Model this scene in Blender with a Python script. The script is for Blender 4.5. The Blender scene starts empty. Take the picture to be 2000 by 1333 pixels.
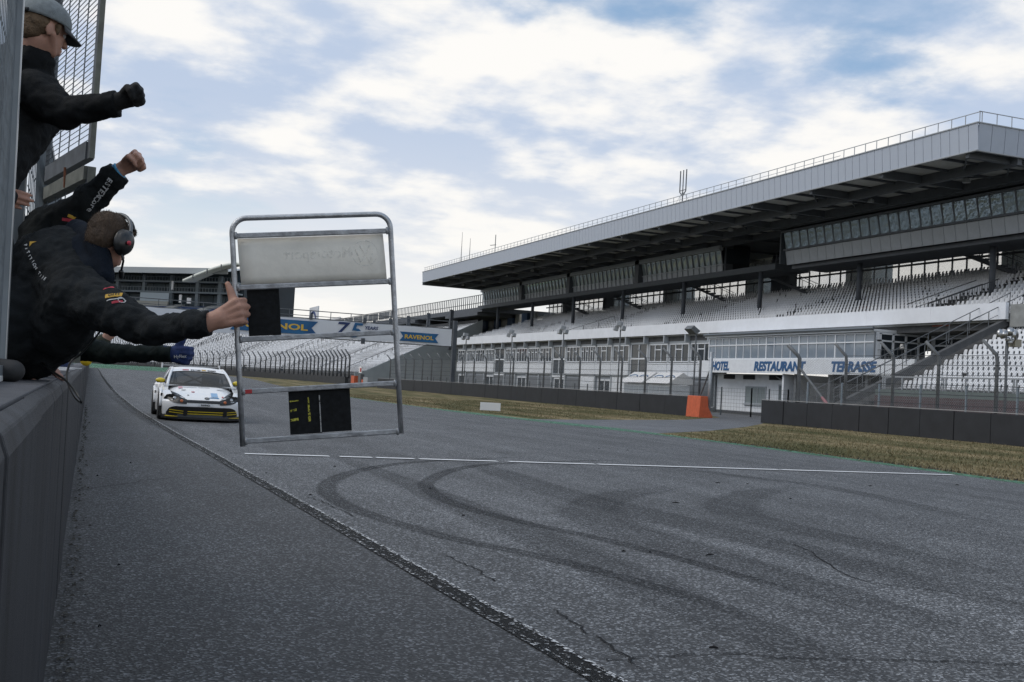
import bpy, bmesh, math, random
import numpy as np
from mathutils import Vector, Matrix, Quaternion
random.seed(7); rng = np.random.default_rng(7)
PI = math.pi
scene = bpy.context.scene
COL = scene.collection

# ------------------------------------------------------------------ camera
FOC, CAM_H = 2144.0, 1.25                     # focal length in photo pixels (2000 wide), eye height
YAW, PIT, ROL = .3651, .0402, .0558
_c, _s = math.cos, math.sin
FW = Vector((_s(YAW)*_c(PIT), _c(YAW)*_c(PIT), _s(PIT)))
_r0 = Vector((_c(YAW), -_s(YAW), 0)); _u0 = _r0.cross(FW)
RT = _r0*_c(ROL) + _u0*_s(ROL); UP = _u0*_c(ROL) - _r0*_s(ROL)
CAM = Vector((0, 0, CAM_H))
cam_data = bpy.data.cameras.new('camera'); cam = bpy.data.objects.new('camera', cam_data); COL.objects.link(cam)
m = Matrix((RT, UP, -FW)).transposed().to_4x4(); m.translation = CAM
cam.matrix_world = m
cam_data.sensor_width = 36; cam_data.lens = FOC/2000*36; cam_data.clip_start = .05; cam_data.clip_end = 6000
cam_data.dof.use_dof = False
scene.camera = cam

# ------------------------------------------------------------------ world: sky with broken cloud
SUN_AZ, SUN_EL = math.radians(-78), math.radians(48)        # azimuth clockwise from +Y
world = bpy.data.worlds.new('World'); scene.world = world; world.use_nodes = True
wt = world.node_tree; wt.nodes.clear()
def wn(t, **k):
    n = wt.nodes.new(t)
    for a, v in k.items(): setattr(n, a, v)
    return n
def wl(a, b): wt.links.new(a, b)
def wmath(op, a, b=None, c=None, clamp=False):
    n = wn('ShaderNodeMath', operation=op); n.use_clamp = clamp
    for i, v in enumerate((a, b, c)):
        if v is None: continue
        if isinstance(v, (int, float)): n.inputs[i].default_value = v
        else: wl(v, n.inputs[i])
    return n.outputs[0]
sky = wn('ShaderNodeTexSky', sky_type='NISHITA'); sky.sun_disc = False
sky.sun_elevation = SUN_EL; sky.sun_rotation = SUN_AZ; sky.air_density = 1.0; sky.dust_density = .6; sky.ozone_density = 1.6
tc = wn('ShaderNodeTexCoord'); sep = wn('ShaderNodeSeparateXYZ'); wl(tc.outputs['Generated'], sep.inputs[0])
zz = wmath('ADD', wmath('MAXIMUM', sep.outputs[2], 0.0), .16)
cu = wmath('DIVIDE', sep.outputs[0], zz); cv = wmath('DIVIDE', sep.outputs[1], zz)
comb = wn('ShaderNodeCombineXYZ'); wl(cu, comb.inputs[0]); wl(cv, comb.inputs[1]); comb.inputs[2].default_value = 0.6
def wnoise(scale, detail, rough, dist, off=(0, 0, 0), sc=(1, 1, 1)):
    mp = wn('ShaderNodeMapping'); mp.inputs[1].default_value = off; mp.inputs[3].default_value = sc
    wl(comb.outputs[0], mp.inputs[0])
    n = wn('ShaderNodeTexNoise'); n.inputs['Scale'].default_value = scale; n.inputs['Detail'].default_value = detail
    n.inputs['Roughness'].default_value = rough; n.inputs['Distortion'].default_value = dist
    wl(mp.outputs[0], n.inputs['Vector']); return n.outputs[0]
def wramp(v, a, b, ease='EASE'):
    n = wn('ShaderNodeValToRGB'); n.color_ramp.interpolation = ease
    n.color_ramp.elements[0].position = a; n.color_ramp.elements[1].position = b
    wl(v, n.inputs[0]); return n.outputs[0]
CLOFF = (2.05, 4.3, 0)
def cloud(sc):                                              # one billowy layer; sc < 1 samples it a little nearer the zenith
    a = wnoise(1.05, 7, .50, .0, CLOFF, (sc, sc, 1)); b = wnoise(3.4, 7, .56, .10, (CLOFF[0]+5.3, CLOFF[1]+1.1, 0), (sc, sc, 1))
    return wmath('ADD', wmath('MULTIPLY', a, .68), wmath('MULTIPLY', b, .32))
dens = cloud(1.0); above = cloud(.90)
low = wramp(sep.outputs[2], .20, .44)                       # more cloud low down, open blue overhead
cover = wramp(wmath('SUBTRACT', dens, wmath('MULTIPLY', low, .105)), .345, .46)
edge_ = wmath('SUBTRACT', dens, above)                      # positive on the sunlit tops of the clouds
soft_ = wnoise(1.6, 5, .5, .1, (9.1, 3.3, 0))
lit = wramp(wmath('ADD', wmath('MULTIPLY', edge_, 2.9), wmath('MULTIPLY', soft_, .55)), .10, .50)
def wmix(f, a, b, blend='MIX'):
    n = wn('ShaderNodeMix', data_type='RGBA', blend_type=blend)
    if isinstance(f, (int, float)): n.inputs[0].default_value = f
    else: wl(f, n.inputs[0])
    for i, v in ((6, a), (7, b)):
        if isinstance(v, tuple): n.inputs[i].default_value = v
        else: wl(v, n.inputs[i])
    return n.outputs[2]
ccol = wmix(lit, (4.75, 5.65, 7.2, 1), (9.1, 8.95, 8.7, 1))
hz = wramp(sep.outputs[2], -.02, .26)
skyc = wmix(.45, sky.outputs[0], (3.9, 5.9, 8.4, 1))
skyc = wmix(cover, skyc, ccol)
skyc = wmix(hz, (9.0, 8.85, 8.5, 1), skyc)                  # milky air along the horizon
bg = wn('ShaderNodeBackground'); bg.inputs[1].default_value = .10; wl(skyc, bg.inputs[0])
wout = wn('ShaderNodeOutputWorld'); wl(bg.outputs[0], wout.inputs[0])

# ------------------------------------------------------------------ sun (veiled by cloud)
sl = bpy.data.lights.new('sun', 'SUN'); sl.energy = 1.3; sl.angle = math.radians(40); sl.color = (1, .93, .84)
sun = bpy.data.objects.new('sun', sl); COL.objects.link(sun)
sdir = Vector((_s(SUN_AZ)*_c(SUN_EL), _c(SUN_AZ)*_c(SUN_EL), _s(SUN_EL)))
sun.rotation_euler = sdir.to_track_quat('Z', 'Y').to_euler(); sun.location = (-60, 20, 90)

vs = scene.view_settings; vs.view_transform = 'Standard'; vs.look = 'None'; vs.exposure = .12; vs.gamma = 1; vs.use_curve_mapping = False
scene.cycles.max_bounces = 6; scene.cycles.transparent_max_bounces = 24; scene.cycles.use_denoising = True; scene.cycles.denoising_prefilter = 'NONE'

# ------------------------------------------------------------------ helpers
def ray(x, y): return FW + RT*((x-1000)/FOC) - UP*((y-666.5)/FOC)
def at(x, y, X=None, Y=None, Z=None, D=None):
    """survey helper: where a sight line of the photograph meets a known plane or depth"""
    d = ray(x, y)
    t = (X-CAM.x)/d.x if X is not None else (Y-CAM.y)/d.y if Y is not None else (Z-CAM.z)/d.z if Z is not None else D
    return CAM + d*t
def G(x, y, z=0.0): return at(x, y, Z=z)

def mat(name, col, rough=.6, metal=0., var=0., vscale=4., bump=0., bscale=40., spec=.5, col2=None, stretch=(1, 1, 1), emit=None, alpha=None, coat=0., obj=True, detail=5.):
    mt = bpy.data.materials.new(name); mt.use_nodes = True
    nt = mt.node_tree; b = nt.nodes['Principled BSDF']
    b.inputs['Base Color'].default_value = (*col, 1); b.inputs['Roughness'].default_value = rough
    b.inputs['Metallic'].default_value = metal; b.inputs['Specular IOR Level'].default_value = spec
    if coat: b.inputs['Coat Weight'].default_value = coat; b.inputs['Coat Roughness'].default_value = .08
    if emit: b.inputs['Emission Color'].default_value = (*emit[0], 1); b.inputs['Emission Strength'].default_value = emit[1]
    if alpha is not None: b.inputs['Alpha'].default_value = alpha
    if var or col2 or bump:
        t = nt.nodes.new('ShaderNodeTexCoord'); mp = nt.nodes.new('ShaderNodeMapping'); mp.inputs[3].default_value = stretch
        nt.links.new(t.outputs['Object'], mp.inputs[0])
    if var or col2:
        n = nt.nodes.new('ShaderNodeTexNoise'); n.inputs['Scale'].default_value = vscale; n.inputs['Detail'].default_value = detail; n.inputs['Roughness'].default_value = .62
        nt.links.new(mp.outputs[0], n.inputs['Vector'])
        r = nt.nodes.new('ShaderNodeValToRGB'); r.color_ramp.elements[0].position = .3; r.color_ramp.elements[1].position = .7
        c2 = col2 or tuple(min(1, c*(1+var)) for c in col); c1 = col if col2 else tuple(c*(1-var) for c in col)
        r.color_ramp.elements[0].color = (*c1, 1); r.color_ramp.elements[1].color = (*c2, 1)
        nt.links.new(n.outputs[0], r.inputs[0]); nt.links.new(r.outputs[0], b.inputs['Base Color'])
    if bump:
        n2 = nt.nodes.new('ShaderNodeTexNoise'); n2.inputs['Scale'].default_value = bscale; n2.inputs['Detail'].default_value = 4
        nt.links.new(mp.outputs[0], n2.inputs['Vector'])
        bp = nt.nodes.new('ShaderNodeBump'); bp.inputs['Strength'].default_value = bump; bp.inputs['Distance'].default_value = .02
        nt.links.new(n2.outputs[0], bp.inputs['Height']); nt.links.new(bp.outputs[0], b.inputs['Normal'])
    return mt

def link(o, parent=None):
    COL.objects.link(o)
    if parent is not None: o.parent = parent
    return o
def tag(o, label=None, cat=None, group=None, kind=None):
    if label: o['label'] = label
    if cat: o['category'] = cat
    if group: o['group'] = group
    if kind: o['kind'] = kind
    return o
def empty(name, label, cat, loc=(0, 0, 0), rz=0, group=None):
    o = bpy.data.objects.new(name, None); o.empty_display_size = .2; link(o); o.location = loc; o.rotation_euler = (0, 0, rz)
    return tag(o, label, cat, group)
class MB:
    def __init__(s): s.v = []; s.f = []; s.mi = []; s.cur = 0
    def add(s, vs, fs):
        k = len(s.v); s.v += [tuple(p) for p in vs]; s.f += [tuple(i+k for i in f) for f in fs]; s.mi += [s.cur]*len(fs); return s
    def box(s, x0, x1, y0, y1, z0, z1):
        return s.add([(x0,y0,z0),(x1,y0,z0),(x1,y1,z0),(x0,y1,z0),(x0,y0,z1),(x1,y0,z1),(x1,y1,z1),(x0,y1,z1)],
                     [(3,2,1,0),(4,5,6,7),(0,1,5,4),(1,2,6,5),(2,3,7,6),(3,0,4,7)])
    def cbox(s, c, d): return s.box(c[0]-d[0]/2, c[0]+d[0]/2, c[1]-d[1]/2, c[1]+d[1]/2, c[2]-d[2]/2, c[2]+d[2]/2)
    def bar(s, a, b, w, h=None, up=(0, 0, 1)):
        a, b = Vector(a), Vector(b); h = h or w; d = (b-a).normalized(); u = Vector(up)
        if abs(d.dot(u)) > .98: u = Vector((0, 1, 0))
        r = d.cross(u).normalized()*w/2; u = r.cross(d).normalized()*h/2
        return s.add([a-r-u, a+r-u, a+r+u, a-r+u, b-r-u, b+r-u, b+r+u, b-r+u], [(0,1,2,3),(7,6,5,4),(4,5,1,0),(5,6,2,1),(6,7,3,2),(7,4,0,3)])
    def tube(s, pts, r, n=8, caps=True, closed=False):
        pts = [Vector(p) for p in pts]; rs = r if isinstance(r, (list, tuple)) else [r]*len(pts)
        k = len(s.v); N = len(pts); ref = None
        for i, p in enumerate(pts):
            d = ((pts[(i+1) % N] if (closed or i < N-1) else p) - (pts[i-1] if (closed or i > 0) else p)).normalized()
            if ref is None:
                ref = Vector((0, 0, 1)) if abs(d.z) < .9 else Vector((1, 0, 0))
            a = (ref - d*ref.dot(d)).normalized(); ref = a; b = d.cross(a)
            for j in range(n):
                t = 2*PI*j/n; s.v.append(tuple(p + (a*math.cos(t)+b*math.sin(t))*rs[i]))
        F = []
        for i in range(N if closed else N-1):
            for j in range(n):
                i2 = (i+1) % N
                F.append((k+i*n+j, k+i*n+(j+1) % n, k+i2*n+(j+1) % n, k+i2*n+j))
        if caps and not closed: F += [tuple(k+j for j in range(n-1, -1, -1)), tuple(k+(N-1)*n+j for j in range(n))]
        s.f += F; s.mi += [s.cur]*len(F); return s
    def lathe(s, prof, c=(0, 0, 0), n=16, axis='z'):
        k = len(s.v); N = len(prof)
        for (r, h) in prof:
            for j in range(n):
                t = 2*PI*j/n; x, y = r*math.cos(t), r*math.sin(t)
                p = (x, y, h) if axis == 'z' else (h, x, y) if axis == 'x' else (y, h, x)
                s.v.append((c[0]+p[0], c[1]+p[1], c[2]+p[2]))
        F = [(k+i*n+j, k+i*n+(j+1) % n, k+(i+1)*n+(j+1) % n, k+(i+1)*n+j) for i in range(N-1) for j in range(n)]
        F += [tuple(k+j for j in range(n-1, -1, -1)), tuple(k+(N-1)*n+j for j in range(n))]
        s.f += F; s.mi += [s.cur]*len(F); return s
    def poly(s, pts): return s.add(pts, [tuple(range(len(pts)))])
    def prism(s, pts, off):
        n = len(pts); off = Vector(off); p = [Vector(q) for q in pts]
        return s.add(p+[q+off for q in p], [tuple(range(n-1, -1, -1)), tuple(range(n, 2*n))]+[(i, (i+1) % n, n+(i+1) % n, n+i) for i in range(n)])
    def mesh(s, name, mats, smooth=False, fix=True):
        me = bpy.data.meshes.new(name); me.from_pydata(s.v, [], s.f)
        for mm in (mats if isinstance(mats, (list, tuple)) else [mats]): me.materials.append(mm)
        if len(me.materials) > 1: me.polygons.foreach_set('material_index', s.mi)
        if fix:
            bm = bmesh.new(); bm.from_mesh(me); bmesh.ops.recalc_face_normals(bm, faces=bm.faces); bm.to_mesh(me); bm.free()
        if smooth:
            me.polygons.foreach_set('use_smooth', [True]*len(me.polygons))
        me.update(); return me
    def build(s, name, mats, parent=None, smooth=False, loc=None, fix=True):
        o = bpy.data.objects.new(name, s.mesh(name, mats, smooth, fix)); link(o, parent)
        if loc is not None: o.location = loc
        return o
def inst(name, me, parent=None, loc=(0, 0, 0), rot=(0, 0, 0), scale=(1, 1, 1)):
    o = bpy.data.objects.new(name, me); link(o, parent); o.location = loc; o.rotation_euler = rot; o.scale = scale; return o
def bevel(o, w=.01, seg=2, ang=30):
    md = o.modifiers.new('bevel', 'BEVEL'); md.width = w; md.segments = seg; md.limit_method = 'ANGLE'; md.angle_limit = math.radians(ang); return o
def struct(o): o['kind'] = 'structure'; return o
def text_mesh(s, size, bold=0., shear=0., extrude=.004, sx=1., align='CENTER', space=1.):
    cu_ = bpy.data.curves.new('txt', 'FONT'); cu_.body = s; cu_.size = size; cu_.offset = bold; cu_.shear = shear; cu_.extrude = extrude
    cu_.align_x = align; cu_.align_y = 'CENTER'; cu_.resolution_u = 3; cu_.space_character = space
    o = bpy.data.objects.new('txt', cu_); COL.objects.link(o)
    bpy.context.view_layer.update()
    me = bpy.data.meshes.new_from_object(o.evaluated_get(bpy.context.evaluated_depsgraph_get()))
    bpy.data.objects.remove(o)
    if sx != 1: me.transform(Matrix.Diagonal((sx, 1, 1, 1)))
    return me
def text(name, s, size, m_, parent, right, up, pos, **k):
    """flat raised lettering: right / up span its plane, pos is its centre"""
    me = text_mesh(s, size, **k); r = Vector(right).normalized(); u = (Vector(up)-r*Vector(up).dot(r)).normalized(); n = r.cross(u)
    M = Matrix((r, u, n)).transposed().to_4x4(); M.translation = Vector(pos); me.transform(M); me.materials.clear(); me.materials.append(m_)
    return link(bpy.data.objects.new(name, me), parent)
# ------------------------------------------------------------------ materials
M = {}
def asphalt(name, base, speck, streak=1.):
    mt = bpy.data.materials.new(name); mt.use_nodes = True; nt = mt.node_tree; b = nt.nodes['Principled BSDF']
    N = nt.nodes.new; L = nt.links.new
    t = N('ShaderNodeTexCoord')
    def nz(scale, det, st=(1, 1, 1), rough=.6):
        mp = N('ShaderNodeMapping'); mp.inputs[3].default_value = st; L(t.outputs['Object'], mp.inputs[0])
        n = N('ShaderNodeTexNoise'); n.inputs['Scale'].default_value = scale; n.inputs['Detail'].default_value = det; n.inputs['Roughness'].default_value = rough
        L(mp.outputs[0], n.inputs['Vector']); return n.outputs[0]
    def mr(v, a, b_, c, d):
        n = N('ShaderNodeMapRange'); n.inputs[1].default_value = a; n.inputs[2].default_value = b_; n.inputs[3].default_value = c; n.inputs[4].default_value = d
        L(v, n.inputs[0]); return n.outputs[0]
    def mul(a, c):
        n = N('ShaderNodeMath'); n.operation = 'MULTIPLY'; L(a, n.inputs[0])
        if isinstance(c, float): n.inputs[1].default_value = c
        else: L(c, n.inputs[1])
        return n.outputs[0]
    vo = N('ShaderNodeTexVoronoi'); vo.inputs['Scale'].default_value = 78; L(t.outputs['Object'], vo.inputs['Vector'])
    sp = N('ShaderNodeSeparateColor'); L(vo.outputs['Color'], sp.inputs[0])
    pw = N('ShaderNodeMath'); pw.operation = 'POWER'; L(sp.outputs[0], pw.inputs[0]); pw.inputs[1].default_value = 5.0
    g = mr(pw.outputs[0], 0, 1, 1-.36*speck, 1+3.2*speck)
    g = mul(g, mr(nz(160, 2), .3, .7, .72, 1.28))
    g = mul(g, mr(nz(.35, 6), .3, .7, .80, 1.20))
    g = mul(g, mr(nz(1.0, 5, (1.6, .06, 1)), .3, .7, 1-.30*streak, 1+.24*streak)); g = mul(g, mr(nz(2.2, 6, (1, .35, 1)), .3, .7, .86, 1.14))
    g = mul(g, mr(nz(5, 4), .35, .75, 1.06, .90))
    mx = N('ShaderNodeVectorMath'); mx.operation = 'SCALE'; mx.inputs[0].default_value = base; L(g, mx.inputs['Scale'])
    L(mx.outputs[0], b.inputs['Base Color']); b.inputs['Roughness'].default_value = .74; b.inputs['Specular IOR Level'].default_value = .45
    bp = N('ShaderNodeBump'); bp.inputs['Strength'].default_value = .55; bp.inputs['Distance'].default_value = .006
    L(vo.outputs['Distance'], bp.inputs['Height']); L(bp.outputs[0], b.inputs['Normal'])
    return mt
M['track'] = asphalt('track asphalt', (.068, .0708, .0745), 1.25)
M['lane'] = asphalt('pit side asphalt', (.044, .0457, .0482), 1.2, .7)
M['road'] = asphalt('access road asphalt', (.105, .11, .118), .4, .4)
def grassmat():
    mt = mat('dry grass', (.095, .105, .035), rough=.95, spec=.1); nt = mt.node_tree; b = nt.nodes['Principled BSDF']
    N = nt.nodes.new; L = nt.links.new; t = N('ShaderNodeTexCoord')
    def nz(scale, det, st):
        mp = N('ShaderNodeMapping'); mp.inputs[3].default_value = st; L(t.outputs['Object'], mp.inputs[0])
        n = N('ShaderNodeTexNoise'); n.inputs['Scale'].default_value = scale; n.inputs['Detail'].default_value = det; n.inputs['Roughness'].default_value = .65
        L(mp.outputs[0], n.inputs['Vector']); return n.outputs[0]
    a = nz(.62, 6, (1, .16, 1)); c = nz(9, 5, (1, 1, 1))
    ad = N('ShaderNodeMath'); ad.operation = 'MULTIPLY_ADD'; L(c, ad.inputs[0]); ad.inputs[1].default_value = .45
    sb = N('ShaderNodeMath'); sb.operation = 'SUBTRACT'; L(a, sb.inputs[0]); sb.inputs[1].default_value = .22; L(sb.outputs[0], ad.inputs[2])
    r = N('ShaderNodeValToRGB'); e = r.color_ramp.elements; e[0].position = .36; e[0].color = (.060, .066, .028, 1); e[1].position = .63; e[1].color = (.275, .218, .128, 1)
    k = e.new(.5); k.color = (.138, .122, .062, 1); L(ad.outputs[0], r.inputs[0]); L(r.outputs[0], b.inputs['Base Color'])
    bp = N('ShaderNodeBump'); bp.inputs['Strength'].default_value = .8; bp.inputs['Distance'].default_value = .06; L(c, bp.inputs['Height']); L(bp.outputs[0], b.inputs['Normal'])
    return mt
M['grass'] = grassmat()
M['blade'] = mat('grass blades', (.088, .092, .038), rough=.9, col2=(.25, .20, .118), vscale=.62, stretch=(1, .16, 1))
def worn(name, col, cover=.5, scale=30., st=(1, 1, 1), rough=.75, fade=False, op=1., soft=.07):
    mt = mat(name, col, rough=rough, spec=.12 if max(col) < .05 else .4); nt = mt.node_tree; b = nt.nodes['Principled BSDF']; N = nt.nodes.new; L = nt.links.new
    t = N('ShaderNodeTexCoord'); mp = N('ShaderNodeMapping'); mp.inputs[3].default_value = st; L(t.outputs['Object'], mp.inputs[0])
    n = N('ShaderNodeTexNoise'); n.inputs['Scale'].default_value = scale; n.inputs['Detail'].default_value = 5; n.inputs['Roughness'].default_value = .7; L(mp.outputs[0], n.inputs['Vector'])
    r = N('ShaderNodeValToRGB'); r.color_ramp.elements[0].position = 1-cover-soft; r.color_ramp.elements[1].position = 1-cover+soft
    L(n.outputs[0], r.inputs[0]); a = N('ShaderNodeMath'); a.operation = 'MULTIPLY'; L(r.outputs[0], a.inputs[0]); a.inputs[1].default_value = op; out = a.outputs[0]
    if fade:
        at_ = N('ShaderNodeAttribute'); at_.attribute_name = 'fade'; m2 = N('ShaderNodeMath'); m2.operation = 'MULTIPLY'; L(out, m2.inputs[0]); L(at_.outputs['Fac'], m2.inputs[1]); out = m2.outputs[0]
    L(out, b.inputs['Alpha']); return mt
M['white_worn'] = worn('worn white road paint', (.62, .63, .64), .47, 22, (1.6, 1, 1), soft=.05)
M['white_flecks'] = worn('flaked white edge paint', (.60, .61, .62), .40, 30, (1, 1, 1), soft=.04)
M['finish'] = worn('start line paint', (.66, .67, .68), .66, 14)
M['rubber_line'] = worn('rubbered line strip', (.012, .0125, .0125), .80, 30, op=.9, soft=.15)
M['line_flecks'] = worn('sparse paint flecks', (.50, .51, .52), .385, 34, (1, 1, 1), soft=.03)
M['skid'] = worn('tyre rubber on asphalt', (.018, .019, .021), .56, 26, fade=True, op=.50, soft=.2)
M['skid_faint'] = worn('faint tyre rubber', (.030, .032, .035), .52, 22, fade=True, op=.38, soft=.22)
M['crack'] = worn('sealed crack', (.014, .015, .016), .56, 7)
M['green_paint'] = worn('green verge paint', (.085, .215, .135), .54, 7, (1, .6, 1), soft=.12)
M['blue_paint'] = worn('pale blue paint', (.35, .5, .62), .55, 3)
M['wall'] = mat('dark rubber wall cladding', (.024, .026, .031), .62, var=.62, vscale=2.6, bump=.25, bscale=90, stretch=(3, 3, .3))
M['walltop'] = mat('grey wall coping', (.070, .073, .082), .78, var=.25, vscale=7, bump=.35, bscale=120)
M['barrier'] = mat('black barrier cladding', (.0185, .020, .024), .6, var=.25, vscale=1.3, bump=.15, bscale=20)
M['barrier_back'] = mat('barrier concrete', (.30, .30, .30), .9, var=.15, vscale=3)
M['orange'] = mat('orange barrier paint', (.56, .115, .045), .6, var=.14, vscale=5)
M['white'] = mat('white painted cladding', (.74, .77, .82), .5, var=.05, vscale=1.2)
M['white2'] = mat('white plaster', (.70, .73, .77), .7, var=.07, vscale=2.5)
M['sign_white'] = mat('white sign sheet', (.80, .80, .80), .5, var=.03, vscale=3)
M['fascia'] = mat('pale blue grey metal cladding', (.40, .445, .52), .45, var=.07, vscale=.62, stretch=(1, .16, 1))
M['fascia_trim'] = mat('cladding joint trim', (.16, .18, .21), .5)
M['soffit'] = mat('dark soffit sheet', (.36, .37, .365), .8, var=.18, vscale=.6)
M['beam'] = mat('dark steel beams', (.075, .085, .10), .6, var=.15, vscale=2)
M['dark'] = mat('black parts and recess shade', (.016, .018, .022), .8)  # for black parts; also holds the shade of recesses as base colour
M['slab'] = mat('blue grey slab edge', (.060, .073, .087), .6, var=.12, vscale=1.5)
M['booth_sill'] = mat('booth cladding panels', (.36, .39, .425), .5, var=.08, vscale=2)
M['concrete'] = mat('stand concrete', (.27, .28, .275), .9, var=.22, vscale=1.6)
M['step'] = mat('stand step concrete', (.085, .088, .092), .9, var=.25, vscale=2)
M['seat'] = mat('light grey plastic seats', (.66, .68, .71), .45, var=.10, vscale=.8)
M['seat_red'] = mat('rust red aisle paint', (.33, .10, .06), .7, var=.2, vscale=3)
M['maroon'] = mat('maroon painted wall', (.075, .040, .045), .8, var=.2, vscale=2)
M['green_wall'] = mat('dull green wall strip', (.12, .16, .15), .8, var=.15, vscale=2)
M['steel'] = mat('galvanised steel', (.36, .385, .41), .5, .55, var=.22, vscale=9)
M['post'] = mat('weathered fence posts', (.135, .145, .155), .65, .2, var=.3, vscale=6)
M['rail'] = mat('thin grey railing', (.36, .38, .40), .55, .3)
M['rail_dark'] = mat('dark railing', (.07, .075, .08), .6, .2)
M['cable'] = mat('dark steel cable', (.05, .055, .06), .6, .3)
M['frame_white'] = mat('white window frames', (.72, .75, .79), .45)
M['frame_grey'] = mat('grey window frames', (.34, .37, .40), .5)
def glass(name, col, rough=.04, metal=0., a=.9):
    mt = mat(name, col, rough, metal, spec=.9); mt.node_tree.nodes['Principled BSDF'].inputs['Alpha'].default_value = a; return mt
M['glass_dark'] = glass('dark window glass', (.030, .038, .046), .08, a=.96); M['glass_dark'].node_tree.nodes['Principled BSDF'].inputs['Specular IOR Level'].default_value = .35
def wavy_glass(name, col):
    mt = glass(name, col, .04, a=1.0); nt = mt.node_tree; N = nt.nodes.new; t = N('ShaderNodeTexCoord'); n = N('ShaderNodeTexNoise'); n.inputs['Scale'].default_value = .9; n.inputs['Detail'].default_value = 2
    nt.links.new(t.outputs['Object'], n.inputs['Vector']); bp = N('ShaderNodeBump'); bp.inputs['Strength'].default_value = .5; bp.inputs['Distance'].default_value = .12
    nt.links.new(n.outputs[0], bp.inputs['Height']); nt.links.new(bp.outputs[0], nt.nodes['Principled BSDF'].inputs['Normal'])
    nt.nodes['Principled BSDF'].inputs['Metallic'].default_value = .55; nt.nodes['Principled BSDF'].inputs['IOR'].default_value = 1.65; return mt
M['glass_booth'] = wavy_glass('reflecting booth glass', (.42, .50, .52))
M['glass_rest'] = glass('restaurant glass', (.30, .36, .43), .05, a=.62)
M['poly'] = mat('milky wind screen glass', (.82, .84, .80), .5, alpha=.28)
M['curtain'] = mat('grey curtain', (.30, .35, .42), .9, var=.35, vscale=5, stretch=(1, 4, .5))
M['lampshade'] = mat('white lamp shade', (.8, .78, .74), .7)
M['roller'] = mat('grey roller shutter', (.15, .165, .185), .6, var=.1, vscale=3)
M['ground_grey'] = mat('blue grey ground floor wall', (.36, .39, .43), .8, var=.12, vscale=1.5)
M['sign_blue'] = mat('blue sign lettering', (.022, .095, .235), .5)
M['banner'] = mat('white banner fabric', (.72, .74, .78), .75, var=.05, vscale=.6, bump=.3, bscale=.7)
M['banner_blue'] = mat('blue banner print', (.012, .075, .21), .6, col2=(.02, .16, .34), vscale=.4)
M['banner_navy'] = mat('navy banner print', (.02, .04, .13), .6)
M['yellow'] = mat('yellow banner lettering', (.72, .46, .06), .6)
M['alu'] = mat('scuffed aluminium', (.44, .455, .475), .42, .75, var=.28, vscale=22, bump=.15, bscale=160)
M['alu_flat'] = mat('dull aluminium rails', (.34, .355, .375), .5, .6, var=.35, vscale=26, bump=.15, bscale=120)
M['board_white'] = mat('dirty white board back', (.80, .775, .70), .6, var=.10, vscale=7, bump=.08, bscale=30)
M['board_ghost'] = worn('faded lettering', (.52, .52, .51), .50, 60, op=.22)
M['board_black'] = mat('black number plate', (.0075, .009, .0105), .7, var=.5, vscale=60, spec=.2)
M['yellow_paint'] = worn('yellow chalk strokes', (.50, .48, .07), .52, 75, (1, 1, 1), soft=.12)
M['red'] = mat('red sticker', (.42, .03, .035), .5)
# ------------------------------------------------------------------ ground, track, markings
def crom(pts, n=8):
    P = [Vector(p) for p in pts]; P = [P[0]*2-P[1]] + P + [P[-1]*2-P[-2]]; out = []
    for i in range(1, len(P)-2):
        for k in range(n):
            t = k/n; a, b, c, d = P[i-1], P[i], P[i+1], P[i+2]
            out.append(.5*((2*b)+(c-a)*t+(2*a-5*b+4*c-d)*t*t+(3*b-a-3*c+d)*t**3))
    out.append(P[-2]); return out
def strip_mesh(pts, wid, z):
    pts = [Vector((p[0], p[1])) for p in pts]; mb = MB(); N = len(pts); ws = wid if isinstance(wid, list) else [wid]*N
    for i, p in enumerate(pts):
        d = (pts[min(i+1, N-1)]-pts[max(i-1, 0)]).normalized(); n = Vector((-d.y, d.x))
        mb.v += [(*(p+n*ws[i]/2), z), (*(p-n*ws[i]/2), z)]
    mb.f = [(2*i, 2*i+1, 2*i+3, 2*i+2) for i in range(N-1)]; mb.mi = [0]*len(mb.f); return mb
def soft_strip(name, pts, ws, z, m_, parent):
    pts = [Vector((p[0], p[1])) for p in pts]; mb = MB(); N = len(pts); fd = []
    for i, p in enumerate(pts):
        d = (pts[min(i+1, N-1)]-pts[max(i-1, 0)]).normalized(); n = Vector((-d.y, d.x)); en = min(1, i/6, (N-1-i)/8)
        for q, a in ((-.5, 0), (-.32, 1), (0, .8), (.32, 1), (.5, 0)): mb.v.append((*(p+n*ws[i]*q), z)); fd.append(a*en)
    mb.f = [(5*i+j, 5*i+j+1, 5*i+6+j, 5*i+5+j) for i in range(N-1) for j in range(4)]; mb.mi = [0]*len(mb.f)
    o = mb.build(name, m_, parent); at_ = o.data.attributes.new('fade', 'FLOAT', 'POINT'); at_.data.foreach_set('value', fd); return o
EDGE_L = [(2.35, -8), (2.25, 1), (2.17, 4.28), (2.10, 6.5), (2.03, 8.6), (1.94, 11.2), (1.85, 13.65), (1.72, 17.3), (1.46, 24.4), (1.2, 36), (1.05, 60), (1.1, 110), (1.3, 168), (1.4, 262)]
EDGE_R = [(15.2, -8), (15.5, 6), (15.75, 15.2), (16.15, 21.6), (16.2, 30.7), (15.0, 40.9), (14.5, 48.2), (14.3, 62), (14.6, 78), (17.2, 110), (22, 160), (25, 205), (20, 240), (8, 262)]
g = MB(); R_ = 3000
g.poly([(-R_, -R_, -.012), (R_, -R_, -.012), (R_, R_, -.012), (-R_, R_, -.012)])
struct(g.build('ground', M['grass']))
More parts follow.
